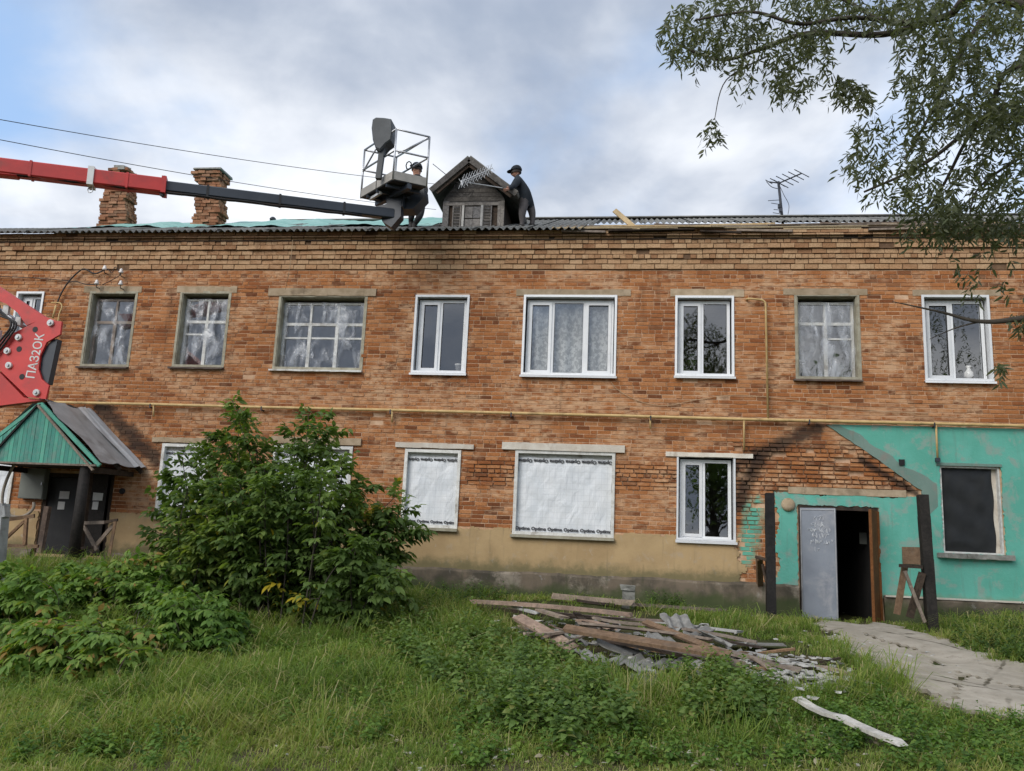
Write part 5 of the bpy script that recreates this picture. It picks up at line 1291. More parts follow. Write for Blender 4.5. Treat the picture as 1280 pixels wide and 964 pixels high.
    # knuckle plate with lettering, seen low at the left edge
    YK = -6.0
    pp = [(2, 424), (57, 396), (70, 401), (77, 402), (75, 418), (58, 428), (50, 445), (48, 462), (52, 474), (61, 482), (57, 499), (34, 496), (-2, 461), (-9, 441)]
    for y_, nm in ((YK, 'knuckle_plate'), (YK+.13, 'knuckle_plate')):
        kp = MB().prism([at(x, y, y_) for x, y in pp], (0, .035, 0)).build(nm, M['red'], root)
        if y_ == YK: kp0 = kp
    MB().prism([at(x, y, YK+.04) for x, y in ((48, 470), (52, 440), (66, 424), (72, 424), (60, 480), (54, 480))], (0, .10, 0)).build('pivot_housing', M['boom_dark'], root)
    for x, y in ((64, 404), (24, 422), (10, 439), (12, 457), (46.5, 491)):
        a = at(x, y, YK); MB().tube([a, a-Vector((0, .03, 0))], .045, 14).build('bolt', M['white_paint'], kp0); MB().tube([a-Vector((0, .029, 0)), a-Vector((0, .05, 0))], .02, 8).build('bolt_head', M['steel'], kp0)
    for x, y in ((44, 412), (24, 436.5), (27.5, 471)):
        a = at(x, y, YK); MB().tube([a+Vector((0, .001, 0)), a-Vector((0, .003, 0))], .040, 16).build('pin_hole', M['black'], kp0)
    a, b = at(38.5, 472.5, YK), at(51, 418, YK); dv = b-a; ang = math.atan2(dv.z, dv.x)
    m4 = Matrix.Translation((a+b)/2+Vector((0, -.004, 0))) @ FACE @ Matrix.Rotation(ang, 4, 'Z') @ Matrix.Diagonal((.80, .92, 1, 1))
    text_mesh('ПАЗ2ОК', .20, 'lettering', M['white_paint'], kp0, m4, .002)
    # arms meeting the knuckle
    def arm(poly, dpt, nm, mat, y=YK+.06): return MB().prism([at(px, py, y) for px, py in poly], (0, dpt, 0)).build(nm, M[mat], root)
    arm([(57, 397), (-4, 357), (-200, 238), (-222, 262), (-16, 370), (8, 380), (22, 391), (33, 407)], .11, 'upper_arm', 'red', YK+.04)
    arm([(30, 497), (-2, 464), (-20, 468), (-330, 545), (-325, 590), (0, 507), (56, 500)], .11, 'lower_arm', 'red', YK+.04)
    A = at(-160, 285, YK+.26); B = at(36, 412, YK+.26); MB().tube([A, A.lerp(B, .8)], .075, 12).build('hydraulic_cylinder', M['black'], root, True); MB().tube([A.lerp(B, .78), B], .038, 10).build('piston_rod', M['steel'], root, True)
    for x, y in ((8, 388), (24, 402), (-2, 418)): a = at(x, y, YK+.1); MB().box(a.x-.05, a.x+.03, YK+.09, YK+.14, a.z-.05, a.z+.06, 0, .01).build('cylinder_bracket', M['white_paint'], root)
    for k_ in range(3):
        hp = spline([at(-40, 352+5*k_, YK-.03), at(-5, 384+4*k_, YK-.05), at(14+3*k_, 404, YK-.06), at(2+4*k_, 424, YK-.05), at(-12, 440+6*k_, YK-.03)], 6); MB().tube(hp, .014, 6).build('hydraulic_hose', M['black'], root, True)
    # link from the upper arm to the boom root, turret, chassis rail and outrigger: mostly out of the frame
    U = at(-215, 254, YK+.2); MB().prism([Vector((U.x-.35, YK, U.z-.3)), Vector((U.x+.3, YK, U.z-.2)), R0+Vector((.5, -.25, .25)), R0+Vector((-.2, -.25, .2))], (0, .5, 0)).build('boom_knuckle', M['red'], root)
    LT = at(-328, 568, YK+.2); 
    MB().tube([(LT.x, YK+.2, .55), (LT.x, YK+.2, LT.z-.1)], .32, 20).build('turret', M['red'], root, True)
    MB().box(LT.x-3.6, LT.x+1.6, YK-.35, YK+.75, .35, .55).build('chassis', M['mast'], root)
    for xx in (LT.x-3., LT.x-.2):
        for yy in (YK-.75, YK+.95):
            g0 = gzf(xx, yy); MB().tube([(xx, yy, g0+.42), (xx, yy+.22, g0+.42)], .42, 24).build('wheel', M['black'], root, True)
    O1 = at(-2, 652, -5.0); O2 = at(3, 712, -5.0); g0 = gzf(O2.x, -5.0)
    MB().bar((O2.x-.06, -5., g0), (O1.x+.0, -5., O1.z+.25), .17, .17, (0, 1, 0)).build('outrigger_leg', M['galv'], root)
    for h in (.2, .45, .7): MB().bar((O2.x-.1, -5.1, g0+h), (O2.x-.02, -5.1, g0+h), .03, .12).build('outrigger_clamp', M['steel'], root)
    MB().bar((O2.x-.06, -5., O1.z+.15), (LT.x, YK+.3, .45), .16, .16).build('outrigger_beam', M['galv'], root)
    return root
lift()

# ------------------------------------------------------------------ workers on the roof
def skin_body(name, J, E_, radii, mats, bone_mat, parent):
    names = list(J); me = bpy.data.meshes.new(name)
    me.from_pydata([tuple(J[n]) for n in names], [(names.index(a), names.index(b)) for a, b in E_], [])
    o = bpy.data.objects.new(name, me); col.objects.link(o)
    md = o.modifiers.new('skin', 'SKIN'); md.use_smooth_shade = True
    if not me.skin_vertices: me.skin_vertices.new() if hasattr(me.skin_vertices, 'new') else None
    sk = me.skin_vertices[0].data
    for i, n in enumerate(names): sk[i].radius = radii[n] if isinstance(radii[n], tuple) else (radii[n], radii[n]); sk[i].use_root = (n == 'pelvis')
    o.modifiers.new('sub', 'SUBSURF').levels = 2
    dg = bpy.context.evaluated_depsgraph_get(); m2 = bpy.data.meshes.new_from_object(o.evaluated_get(dg)); bpy.data.objects.remove(o)
    m2.materials.clear()
    for m in mats: m2.materials.append(m)
    rv = lambda n: radii[n][0] if isinstance(radii[n], tuple) else radii[n]
    segs = [(Vector(J[a]), Vector(J[b]), bone_mat(a, b), min(rv(a), rv(b))) for a, b in E_]
    for p in m2.polygons:
        c = p.center; best = 1e9
        for a, b, k_, r_ in segs:
            ab = b-a; t = max(0, min(1, (c-a).dot(ab)/max(ab.length_squared, 1e-9))); dd = (c-(a+ab*t)).length-r_
            if dd < best: best = dd; p.material_index = k_
        p.use_smooth = True
    return link(name, m2, None, parent)
def worker(J, face, mats, label, cap, bulk=1.):
    """J: joint name -> world point; face: unit vector the head looks along"""
    root = empty('person', (J['foot_l']+J['foot_r'])/2, label, 'person')
    E_ = [('pelvis', 'waist'), ('waist', 'chest'), ('chest', 'neck'), ('neck', 'head_low'), ('head_low', 'head_top')]
    rd = {'pelvis': (.15, .13), 'waist': (.15, .125), 'chest': (.175, .14), 'neck': .062, 'head_low': .085, 'head_top': .092}
    J = dict(J); hc = J['head']; J['head_low'] = hc-Vector((0, 0, .055)); J['head_top'] = hc+Vector((0, 0, .05)); del J['head']
    up = Vector((0, 0, 1)); sd_ = face.cross(up).normalized()
    J['nose'] = hc+face*.115-up*.03; E_.append(('head_low', 'nose')); rd['nose'] = .016
    for s_, n in ((-1, 'ear_l'), (1, 'ear_r')): J[n] = hc+sd_*(s_*.098)-up*.02; E_.append(('head_low', n)); rd[n] = .018
    for s_ in 'lr':
        E_ += [('chest', 'sh_'+s_), ('sh_'+s_, 'el_'+s_), ('el_'+s_, 'wr_'+s_), ('wr_'+s_, 'palm_'+s_), ('pelvis', 'hip_'+s_), ('hip_'+s_, 'kn_'+s_), ('kn_'+s_, 'an_'+s_), ('an_'+s_, 'foot_'+s_)]
        rd.update({'sh_'+s_: .075, 'el_'+s_: .055, 'wr_'+s_: .036, 'palm_'+s_: .032, 'hip_'+s_: .105, 'kn_'+s_: .075, 'an_'+s_: .05, 'foot_'+s_: .042})
        dirn = (J['wr_'+s_]-J['el_'+s_]).normalized(); J['palm_'+s_] = J['wr_'+s_]+dirn*.075
        sp_ = dirn.cross(face if abs(dirn.dot(face)) < .9 else up).normalized(); dn = dirn.cross(sp_)
        for k_, (off, ln) in enumerate(((-.03, .075), (-.01, .085), (.01, .08), (.03, .062))):
            b0 = J['palm_'+s_]+dirn*.02+sp_*off
            J[f'f{k_}a_'+s_] = b0+dirn*ln*.5; J[f'f{k_}b_'+s_] = b0+dirn*ln*.85-dn*ln*.35
            E_ += [('palm_'+s_, f'f{k_}a_'+s_), (f'f{k_}a_'+s_, f'f{k_}b_'+s_)]; rd[f'f{k_}a_'+s_] = .0095; rd[f'f{k_}b_'+s_] = .008
        J['th_'+s_] = J['wr_'+s_]+dirn*.05-sp_*.06; E_.append(('wr_'+s_, 'th_'+s_)); rd['th_'+s_] = .011
    for n in rd:
        if n[:3] in ('pel', 'wai', 'che', 'sh_', 'el_', 'hip', 'kn_', 'an_'): bk = bulk if n[:3] in ('pel', 'wai', 'che', 'sh_', 'el_') else 1+(bulk-1)*.3; rd[n] = tuple(q*bk for q in rd[n]) if isinstance(rd[n], tuple) else rd[n]*bk
    def bm(a, b):
        if b[:2] == 'wr' : return 0
        if b.startswith(('palm', 'th_', 'f0', 'f1', 'f2', 'f3')) or b in ('head_low', 'head_top', 'nose', 'ear_l', 'ear_r'): return 2
        if b.startswith('foot'): return 3
        if b.startswith(('hip', 'kn', 'an')): return 1
        return 0
    skin_body('body', J, E_, rd, [M[mats[0]], M[mats[1]], M['skin'], M['boot']], bm, root)
    # hair and cap shells over the skull
    def shell_(rx, z0, zt, name, mat, brim=0.):
        mb = MB(); n = 14; rows_ = 5; vs = []
        for i in range(rows_+1):
            ph = (i/rows_)*math.pi/2; r = rx*math.cos(ph); z_ = z0+(zt-z0)*math.sin(ph)
            for k_ in range(n): t = k_*2*math.pi/n; vs.append(hc+sd_*(r*math.sin(t))+face*(r*1.08*math.cos(t))+up*z_)
        fs = [(i*n+k_, i*n+(k_+1) % n, (i+1)*n+(k_+1) % n, (i+1)*n+k_) for i in range(rows_) for k_ in range(n)]
        mb.add(vs, fs)
        if brim:
            V_ = []; 
            for k_ in range(7):
                t = (k_-3)/3*.95; V_ += [hc+sd_*(rx*math.sin(t))+face*(rx*1.05*math.cos(t))+up*(z0+.005), hc+sd_*(rx*.9*math.sin(t))+face*(rx*1.05*math.cos(t)+brim)+up*(z0-.012)]
            mb.add(V_+[v+up*.008 for v in V_], [(2*i, 2*i+1, 2*i+3, 2*i+2) for i in range(6)]+[(14+2*i, 14+2*i+2, 14+2*i+3, 14+2*i+1) for i in range(6)])
        mb.build(name, M[mat], root, True)
    shell_(.112, -.03, .145, 'hair', 'hair')
    if cap: shell_(.122, .035, .165, 'cap', 'jacket', .075)
    mb = MB()
    for s_ in 'lr': f = J['foot_'+s_]; mb = MB().bar(J['an_'+s_]-face*.05-up*.05, f+face*.06-up*.02, .09, .07, up, 0, .08, .05); mb.build('boot', M['boot'], root)
    return root
def jt(d, Y0): return {k_: at(x, y, Y0+dy) for k_, (x, y, dy) in d.items()}
# man at the right of the dormer, cap on, leaning on its roof
Y0 = .85
J = jt({'pelvis': (658, 250, 0), 'waist': (656, 241, 0), 'chest': (650, 229, 0), 'neck': (646.5, 220, 0), 'head': (645, 215.5, 0),
        'sh_l': (647, 226, -.2), 'el_l': (641.5, 233, -.46), 'wr_l': (635.5, 236, -.62), 'sh_r': (651, 226, .16), 'el_r': (646, 234, .02), 'wr_r': (641, 237, -.1),
        'hip_l': (655, 254, -.09), 'kn_l': (652.5, 268, -.16), 'an_l': (653, 281, -.12), 'foot_l': (648, 284, -.15), 'hip_r': (661.5, 254, .09), 'kn_r': (665.5, 267, .10), 'an_r': (665.5, 280, .12), 'foot_r': (660.5, 283, .08)}, Y0)
worker(J, Vector((-1, -.1, -.12)).normalized(), ('jacket', 'trousers'), 'person in dark jacket and cap leaning on the dormer roof with both hands', True, 1.28)
# man behind the basket, bare dark head
Y0 = .35
J = jt({'pelvis': (523, 252, 0), 'waist': (523, 243, 0), 'chest': (522, 229, 0), 'neck': (521, 219.5, 0), 'head': (521, 212, 0),
        'sh_l': (529, 226, .05), 'el_l': (532, 238, .0), 'wr_l': (531, 247, -.16), 'sh_r': (514, 226, 0), 'el_r': (510, 238, -.05), 'wr_r': (507, 246, -.18),
        'hip_l': (527, 255, .02), 'kn_l': (525, 270, -.14), 'an_l': (518, 281, .0), 'foot_l': (516, 287, -.15), 'hip_r': (518, 255, 0), 'kn_r': (514.5, 268, -.05), 'an_r': (513.5, 279, .08), 'foot_r': (513.5, 285, -.1)}, Y0)
worker(J, Vector((-.3, -.95, 0)).normalized(), ('jacket_grey', 'jacket_grey'), 'person in dark clothes standing on the roof edge behind the lift basket', True, 1.15)

# ------------------------------------------------------------------ debris thrown off the roof
def plank(a, b, w, t, mat, label, ha=.05, hb=.05, cat='plank', roll=0., name='plank', ragged=True):
    A = gp(*a, ha); B = gp(*b, hb); d = (B-A).normalized(); s_ = d.cross(Vector((0, 0, 1))).normalized(); u = s_.cross(d); u = (u*math.cos(roll)+s_*math.sin(roll))
    mb = MB(); s2 = d.cross(u).normalized(); n = max(3, int((B-A).length/.35)); V_ = []
    bend = R_.uniform(-.03, .03)
    for i in range(n+1):
        tt = i/n; c = A.lerp(B, tt)+u*(bend*4*tt*(1-tt)); ww = w*(1+R_.uniform(-.05, .05))
        for p, q in ((-1, -1), (1, -1), (1, 1), (-1, 1)):
            e = R_.uniform(-.05, .05) if ragged and i in (0, n) else 0
            V_.append(c+s2*(p*ww/2)+u*(q*t/2)+d*e)
    fs = [(i*4+k_, i*4+(k_+1) % 4, i*4+4+(k_+1) % 4, i*4+4+k_) for i in range(n) for k_ in range(4)]+[(3, 2, 1, 0), (n*4, n*4+1, n*4+2, n*4+3)]
    mb.add(V_, fs); return tag(mb.build(name, M[mat]), label, cat, 'debris thrown down from the roof')
plank((592, 752), (792, 769), .16, .05, 'wood_pink', 'long reddish plank topmost at the back of the debris pile', .30, .38)
plank((600, 757), (745, 772), .17, .05, 'wood_dark', 'dark plank lying under the long reddish back plank', .16, .22)
plank((648, 772), (718, 812), .17, .035, 'wood_pink', 'pinkish grey plank slanting toward the weeds at the left of the pile', .34, .16, roll=.3)
plank((672, 762), (705, 772), .14, .03, 'wood_grey', 'short grey board end beside the pinkish slanting plank', .34, .34)
plank((706, 785), (915, 819), .18, .04, 'wood_tan', 'broad tan plank lying lengthwise on top of the debris pile', .42, .30, roll=.25)
plank((752, 797), (928, 832), .16, .04, 'wood_pink', 'pale pinkish plank along the front of the broad tan plank', .28, .18, roll=.3)
plank((692, 745), (792, 754), .09, .09, 'wood_grey', 'straight grey pole on the ground at the foot of the plaster wall', .10, .14, name='pole', cat='pole')
plank((796, 756), (905, 763), .08, .05, 'wood_grey', 'thin grey pole right of the short concrete stub', .10, .08, name='pole', cat='pole')
plank((718, 750), (770, 756), .06, .04, 'wood_dark', 'thin dark stick under the grey pole near the wall', .06, .06)
plank((725, 780), (890, 800), .13, .03, 'wood_grey', 'long grey plank half hidden behind the broad tan plank', .40, .30, roll=-.2)
plank((780, 806), (955, 836), .12, .03, 'wood_tan', 'narrow tan plank lowest along the front edge of the pile', .16, .12)
plank((690, 766), (830, 776), .12, .03, 'wood_pink', 'pinkish plank just in front of the long reddish back plank', .26, .30)
plank((812, 776), (925, 790), .10, .03, 'wood_white', 'thin pale lath at the back right of the pile', .22, .15)
plank((835, 783), (945, 803), .12, .03, 'wood_grey', 'grey lath crossing behind the broad tan plank', .26, .16)
plank((805, 777), (905, 817), .09, .03, 'wood_tan', 'narrow brown lath lying diagonally over the debris pile', .40, .28, roll=.4)
plank((880, 808), (1000, 838), .20, .035, 'wood_grey', 'weathered grey plank continuing the pile toward the path', .20, .12)
plank((935, 816), (1050, 840), .13, .03, 'wood_white', 'pale plank pointing at the concrete path', .12, .10)
plank((905, 803), (982, 806), .20, .02, 'slate_new', 'flat pale strip lying on the grass behind the pile', .10, .08, cat='strip')
plank((1022, 843), (1092, 856), .14, .03, 'wood_white', 'short white board at the right tip of the pile', .10, .07)
plank((1010, 832), (1075, 848), .10, .03, 'wood_grey', 'thin grey slat behind the short white board', .08, .08)
plank((998, 873), (1052, 897), .11, .03, 'wood_white', 'upper half of the white broken board in front', .17, .16)
plank((1046, 894), (1124, 928), .12, .03, 'wood_white', 'lower half of the white broken board, nearest to the camera', .18, .14)
plank((650, 783), (690, 795), .10, .03, 'wood_pink', 'short pink board under the slanting plank', .15, .12)
plank((722, 775), (765, 786), .12, .03, 'wood_pink', 'short pinkish board between the long back planks', .30, .30)
plank((688, 790), (716, 806), .10, .05, 'wood_pink', 'stubby pink offcut wedged beside the slanting plank', .20, .14)
plank((740, 772), (815, 781), .12, .03, 'wood_grey', 'grey board in the middle of the debris pile', .33, .33)
rl2 = random.Random(77); CN = {'wood_grey': 'grey', 'wood_pink': 'pinkish', 'wood_tan': 'tan', 'wood_white': 'whitish', 'wood_dark': 'dark'}
for i in range(20):
    t = (i+.5)/20; cx = 640+t*400+rl2.gauss(0, 25); cy = 768+t*75+rl2.gauss(0, 9); ln = rl2.uniform(18, 75); an_ = rl2.gauss(.22, .35); mt_ = rl2.choice(list(CN))
    plank((cx-ln/2*math.cos(an_), cy-ln/2*math.sin(an_)), (cx+ln/2*math.cos(an_), cy+ln/2*math.sin(an_)*.9), rl2.uniform(.04, .10), rl2.uniform(.015, .03), mt_, f'{"short" if ln < 45 else "long"} {CN[mt_]} lath lying at the {"left end" if t < .33 else "middle" if t < .66 else "right end"} of the debris pile', max(.06, .34-.3*t+rl2.uniform(-.08, .06)), max(.06, .30-.26*t+rl2.uniform(-.08, .06)), name='lath', cat='lath')
laths = {}
for o in [o for o in col.objects if o.name.startswith('lath')]: laths.setdefault(o['label'], []).append(o)
for l_, os_ in laths.items():
    if len(os_) == 2:
        os_.sort(key=lambda o: o.data.vertices[0].co.y); os_[0]['label'] = l_+', nearer the grass'; os_[1]['label'] = l_+', nearer the wall'
def slate_piece(c, w, l, yaw, tilt, roll_, label, h=.1, seed=0, mat='slate_new'):
    P = gp(*c, h); r = random.Random(seed); waves = max(1.5, w/.15); nx = int(waves*5); ny = 5; V_ = []
    for s_ in (0, 1):
        for j_ in range(ny+1):
            for i in range(nx+1):
                u = i/nx-.5; v = j_/ny-.5; ex = .04*math.sin(5*v+seed) if i in (0, nx) else 0; ey = .04*math.sin(7*u+seed*2)+r.uniform(-.006, .006) if j_ in (0, ny) else 0
                V_.append((u*w+ex, v*l+ey, .024*math.cos(u*waves*2*math.pi)+(.009 if s_ else 0)))
    m = (nx+1)*(ny+1); fs = []
    for j_ in range(ny):
        for i in range(nx): a_ = j_*(nx+1)+i; fs += [(a_, a_+nx+1, a_+nx+2, a_+1), (m+a_, m+a_+1, m+a_+nx+2, m+a_+nx+1)]
    for i in range(nx): fs += [(i, i+1, m+i+1, m+i), (ny*(nx+1)+i+1, ny*(nx+1)+i, m+ny*(nx+1)+i, m+ny*(nx+1)+i+1)]
    for j_ in range(ny): a_ = j_*(nx+1); b_ = a_+nx; fs += [(a_+nx+1, a_, m+a_, m+a_+nx+1), (b_, b_+nx+1, m+b_+nx+1, m+b_)]
    me = bpy.data.meshes.new('slate_fragment'); me.from_pydata(V_, [], fs); me.polygons.foreach_set('use_smooth', [False]*len(fs))
    o = link('slate_fragment', me, M[mat]); o.location = P; o.rotation_euler = (tilt, roll_, yaw); tag(o, label, 'slate', 'debris thrown down from the roof')
SP = [((742, 822), .55, .5, .5, .35, .3, 'wavy slate fragment at the left end under the pink plank', .16), ((772, 812), .45, .6, 1.2, .5, -.2, 'slate fragment standing on edge below the broad tan plank', .20),
      ((790, 826), .5, .5, -.4, .3, .2, 'grey slate fragment in the middle of the front heap', .16), ((812, 838), .6, .55, .3, .25, .35, 'slate fragment with curved ridges at the foot of the heap', .12),
      ((842, 832), .75, .5, -.3, .2, .1, 'dark bluish slate sheet piece lying in front of the planks', .14), ((806, 850), .5, .4, .9, .2, -.3, 'lowest front slate fragment sinking into the grass', .08),
      ((868, 838), .5, .5, .4, .3, -.3, 'pale slate fragment between the front heap and the grey plank', .14), ((848, 778), .55, .5, .2, .7, .1, 'upright pale slate fragment at the back of the pile', .35),
      ((873, 790), .35, .45, -.7, .5, .2, 'small slate fragment right of the diagonal lath', .25), ((898, 800), .4, .5, .9, .45, .3, 'pair corner slate fragment leaning at the pile back right', .18),
      ((888, 827), .6, .6, .2, .15, .1, 'flat slate piece beneath the weathered grey plank', .14), ((952, 838), 1.0, .5, -.15, .12, .05, 'wide grey slate sheet lying before the pale plank', .10),
      ((986, 851), .35, .35, .6, .3, .3, 'small white slate chip left of its neighbours', .08), ((1002, 847), .4, .35, -.3, .2, -.1, 'white slate chip right under the grey slat', .10),
      ((1010, 861), .5, .35, .1, .2, .0, 'white square slate piece at the end of the pile', .08), ((1032, 852), .5, .4, .4, .15, .2, 'dark slate piece under the short white board', .06),
      ((985, 866), .3, .25, 1.0, .2, .1, 'tiny white slate chip nearest the broken white board', .06), ((660, 788), .4, .35, .4, .4, -.2, 'pale slate fragment in the weeds at the left pile end', .14), ((760, 782), .5, .45, .3, .3, .2, 'grey slate fragment among boards in the pile centre', .28),
      ((715, 798), .45, .4, .9, .4, .4, 'slate fragment leaning under the left end of the tan plank', .22), ((828, 800), .5, .4, .5, .5, .3, 'slate fragment peeking over the tan plank', .32), ((920, 818), .45, .35, -.5, .3, .2, 'slate fragment at the tip of the tan plank', .16)]
for i, (c, w_, l_, yw, ti, ro, lb, h) in enumerate(SP): slate_piece(c, w_*.72, l_*.78, yw, ti*.6, ro*.6, lb, h*.9, i*3+1, 'slate' if 'dark' in lb else 'slate_pale' if 'white' in lb else 'slate_new')
# concrete stub by the wall
a = gp(785, 760); e = MB(); e.box(a.x-.10, a.x+.10, a.y-.09, a.y+.09, a.z-.2, a.z+.30, 0, .012); e.box(a.x-.13, a.x+.12, a.y-.11, a.y+.11, a.z+.301, a.z+.36, 0, .02); tag(e.build('concrete_stub', M['conc_sill']), 'short grey concrete stub standing before the plaster wall', 'post')
# rubble crumbs: uncountable
def rubble():
    mb = MB(); r = random.Random(3)
    for (px, py, n, sx, sy) in ((1120, 785, 70, 45, 9), (1060, 800, 40, 50, 14), (760, 800, 90, 90, 22), (960, 850, 90, 90, 18), (1060, 870, 50, 60, 25), (1160, 840, 60, 80, 30), (930, 765, 40, 60, 6), (800, 900, 25, 200, 40), (1010, 905, 40, 100, 30), (1100, 830, 40, 60, 14), (620, 945, 20, 120, 12), (620, 760, 40, 50, 8)):
        for _ in range(n):
            p = gp(px+r.gauss(0, sx), min(py+r.gauss(0, sy), 985), .02); s_ = r.choice((.008, .012, .016, .022, .034))*r.uniform(.7, 1.2)
            vs = [(p.x+s_*r.uniform(.4, 1)*a, p.y+s_*r.uniform(.4, 1)*b, p.z+s_*.45*r.uniform(.1, 1)*c) for c in (-1, 1) for b in (-1, 1) for a in (-1, 1)]
            mb.add(vs, [(0, 2, 3, 1), (4, 5, 7, 6), (0, 1, 5, 4), (2, 6, 7, 3), (0, 4, 6, 2), (1, 3, 7, 5)])
    for _ in range(560):
        t = r.random()**.75; p = gp(640+t*410+r.gauss(0, 22), 772+t*80+r.gauss(0, 11), r.uniform(.03, .16)); s_ = r.uniform(.02, .06)
        vs = [(p.x+s_*r.uniform(.4, 1.3)*a, p.y+s_*r.uniform(.4, 1.2)*b, p.z+.008*c+s_*.4*a*r.uniform(-.5, .5)) for c in (-1, 1) for b in (-1, 1) for a in (-1, 1)]
        mb.add(vs, [(0, 2, 3, 1), (4, 5, 7, 6), (0, 1, 5, 4), (2, 6, 7, 3), (0, 4, 6, 2), (1, 3, 7, 5)])
    tag(mb.build('rubble', M['slate_pale']), 'scattered lime and slate crumbs round the debris and path', 'rubble', kind='stuff')
rubble()

# ------------------------------------------------------------------ vegetation
def norm(a): return a/np.maximum(np.linalg.norm(a, axis=-1, keepdims=True), 1e-9)
def leaf_arrays(P, Dv, Nv, L, W, fold=.18, droop=.15):
    """lens shaped leaves: base P, direction Dv, face normal Nv"""
    Dv = norm(Dv); S = norm(np.cross(Dv, Nv)); U = norm(np.cross(S, Dv)); L = L[:, None]; W = W[:, None]; n = len(P)
    V = np.zeros((n, 6, 3))
    V[:, 0] = P
    for k_, (t, w, s_) in enumerate(((.32, .5, 1), (.32, .5, -1), (.68, .40, 1), (.68, .40, -1))):
        V[:, 1+k_] = P+Dv*L*t+S*(W*w*s_)+U*(W*fold)-np.array([0, 0, 1])*(L*droop*t*t)
    V[:, 5] = P+Dv*L-np.array([0, 0, 1])*(L*droop)
    base = np.array([(0, 1, 2), (1, 3, 2), (3, 4, 2), (3, 5, 4)])
    Fc = (base[None]+(np.arange(n)*6)[:, None, None]).reshape(-1, 3)
    return V.reshape(-1, 3), Fc
def leaf_obj(name, P, Dv, Nv, L, W, tint, mat, parent=None, **kw):
    V, Fc = leaf_arrays(P, Dv, Nv, L, W, **kw); T = np.repeat(tint[:, None], 6, 0); T = np.hstack([T, T, T, np.ones_like(T)])
    return link(name, fast_mesh(name, V, Fc, 3, M[mat], T, smooth=False), None, parent)
def rnd(n, s=1.): return NP.normal(0, s, (n, 3))
def compound(P, Dv, Lr, pairs=3, hang=.75):
    """pinnate leaves: rachis from P along Dv, leaflets in pairs; returns leaflet arrays"""
    n = len(P); Dv = norm(Dv); up = np.array([0, 0, 1.]); S = norm(np.cross(Dv, up)+rnd(n, .15)); U = norm(np.cross(S, Dv))
    oP, oD, oN, oS = [], [], [], []
    for t in np.linspace(.35, 1., pairs):
        base = P+Dv*(Lr*t)[:, None]-up*(Lr*.30*t*t)[:, None]
        for s_ in ((-1, 1) if t < .99 else (-1, 0, 1)):
            d = norm(Dv*(.75 if s_ else 1.2)+S*(s_*.8)-up*hang+rnd(n, .2)); oP.append(base); oD.append(d); oN.append(norm(U+Dv*.5+rnd(n, .3))); oS.append(np.full(n, .95 if s_ else 1.15))
    return np.vstack(oP), np.vstack(oD), np.vstack(oN), np.concatenate(oS)
def shrub(name, base_px, tips, label, mat, leaf_l, nper, rach, group=None, yspread=.5, tint0=.45, yc=-4.2, yellow=(), stem=.013):
    b0 = gp(*base_px); root = empty(name, b0, label, 'shrub', group); stems = MB(); PP, DD, TT = [], [], []
    for i, (px, py, Y) in enumerate(tips):
        tip = at(px, py, Y); bx = b0+Vector((R_.gauss(0, .35)+(tip.x-b0.x)*.35, R_.gauss(0, .25)+(Y-b0.y)*.4, 0)); bx.z = gzf(bx.x, bx.y)-.05
        mid = bx.lerp(tip, .5)+Vector((R_.gauss(0, .12), R_.gauss(0, .12), .18)); pts = spline([bx, mid, tip], 5)
        stems.tube(pts, [stem*(1-.75*j_/(len(pts)-1))+.0015 for j_ in range(len(pts))], 5, False)
        n = nper; ts = NP.random(n)**.75*.86+.14; k_ = ts*(len(pts)-1); A = np.array([tuple(p) for p in pts]); i0 = np.minimum(k_.astype(int), len(pts)-2); f = (k_-i0)[:, None]
        P = A[i0]*(1-f)+A[i0+1]*f; ax = norm(A[i0+1]-A[i0]); th = NP.random(n)*2*np.pi; rdv = np.stack([np.cos(th), np.sin(th), NP.uniform(-.15, .55, n)], 1)
        top = (ts > .85)[:, None]; d = norm(rdv+ax*.35+top*ax*.8); PP.append(P); DD.append(d); TT.append(np.full(n, R_.gauss(tint0, .14)))
    P = np.vstack(PP); Dv = np.vstack(DD); T0 = np.concatenate(TT); Lr = NP.uniform(.7, 1.15, len(P))*rach
    lp, ld, ln_, sc_ = compound(P, Dv, Lr, 3); reps = len(lp)//len(P); T = np.tile(T0, reps)+NP.normal(0, .14, len(lp))
    T += .10*np.clip((lp[:, 2]-b0.z-1.6), -1, 1.2)*0
    for (qx, qy, Yq, rq, add) in yellow:
        c = np.array(tuple(at(qx, qy, Yq))); w_ = np.exp(-(np.linalg.norm(lp-c, axis=1)/rq)**2); T = np.where(NP.random(len(T)) < w_*.75, add+NP.normal(0, .03, len(T)), T)
    L = leaf_l*sc_*NP.uniform(.5, 1.3, len(lp)); stems.build('stems', M['bark'], root, True)
    leaf_obj('foliage', lp, ld, ln_, L, L*.48, np.clip(T, 0, 1), mat, root); return root
def tips_in(poly, n, y0, y1, seed):
    r = random.Random(seed); out = []; xs = [p[0] for p in poly]; ys = [p[1] for p in poly]
    class Q: pass
    pl = [Vector((a, b, 0)) for a, b in poly]
    while len(out) < n:
        x, y = r.uniform(min(xs), max(xs)), r.uniform(min(ys), max(ys))
        if bool(in_poly(np.array(x), np.array(y), pl)): out.append((x, y, r.uniform(y0, y1)))
    return out
OUT = [(215, 590), (228, 572), (250, 556), (272, 545), (290, 498), (297, 520), (318, 552), (345, 560), (368, 540), (386, 516), (402, 518), (420, 540), (428, 572), (440, 612), (456, 606), (478, 636), (497, 616), (510, 632), (500, 660), (494, 690), (496, 715), (475, 740), (205, 640), (200, 668)]
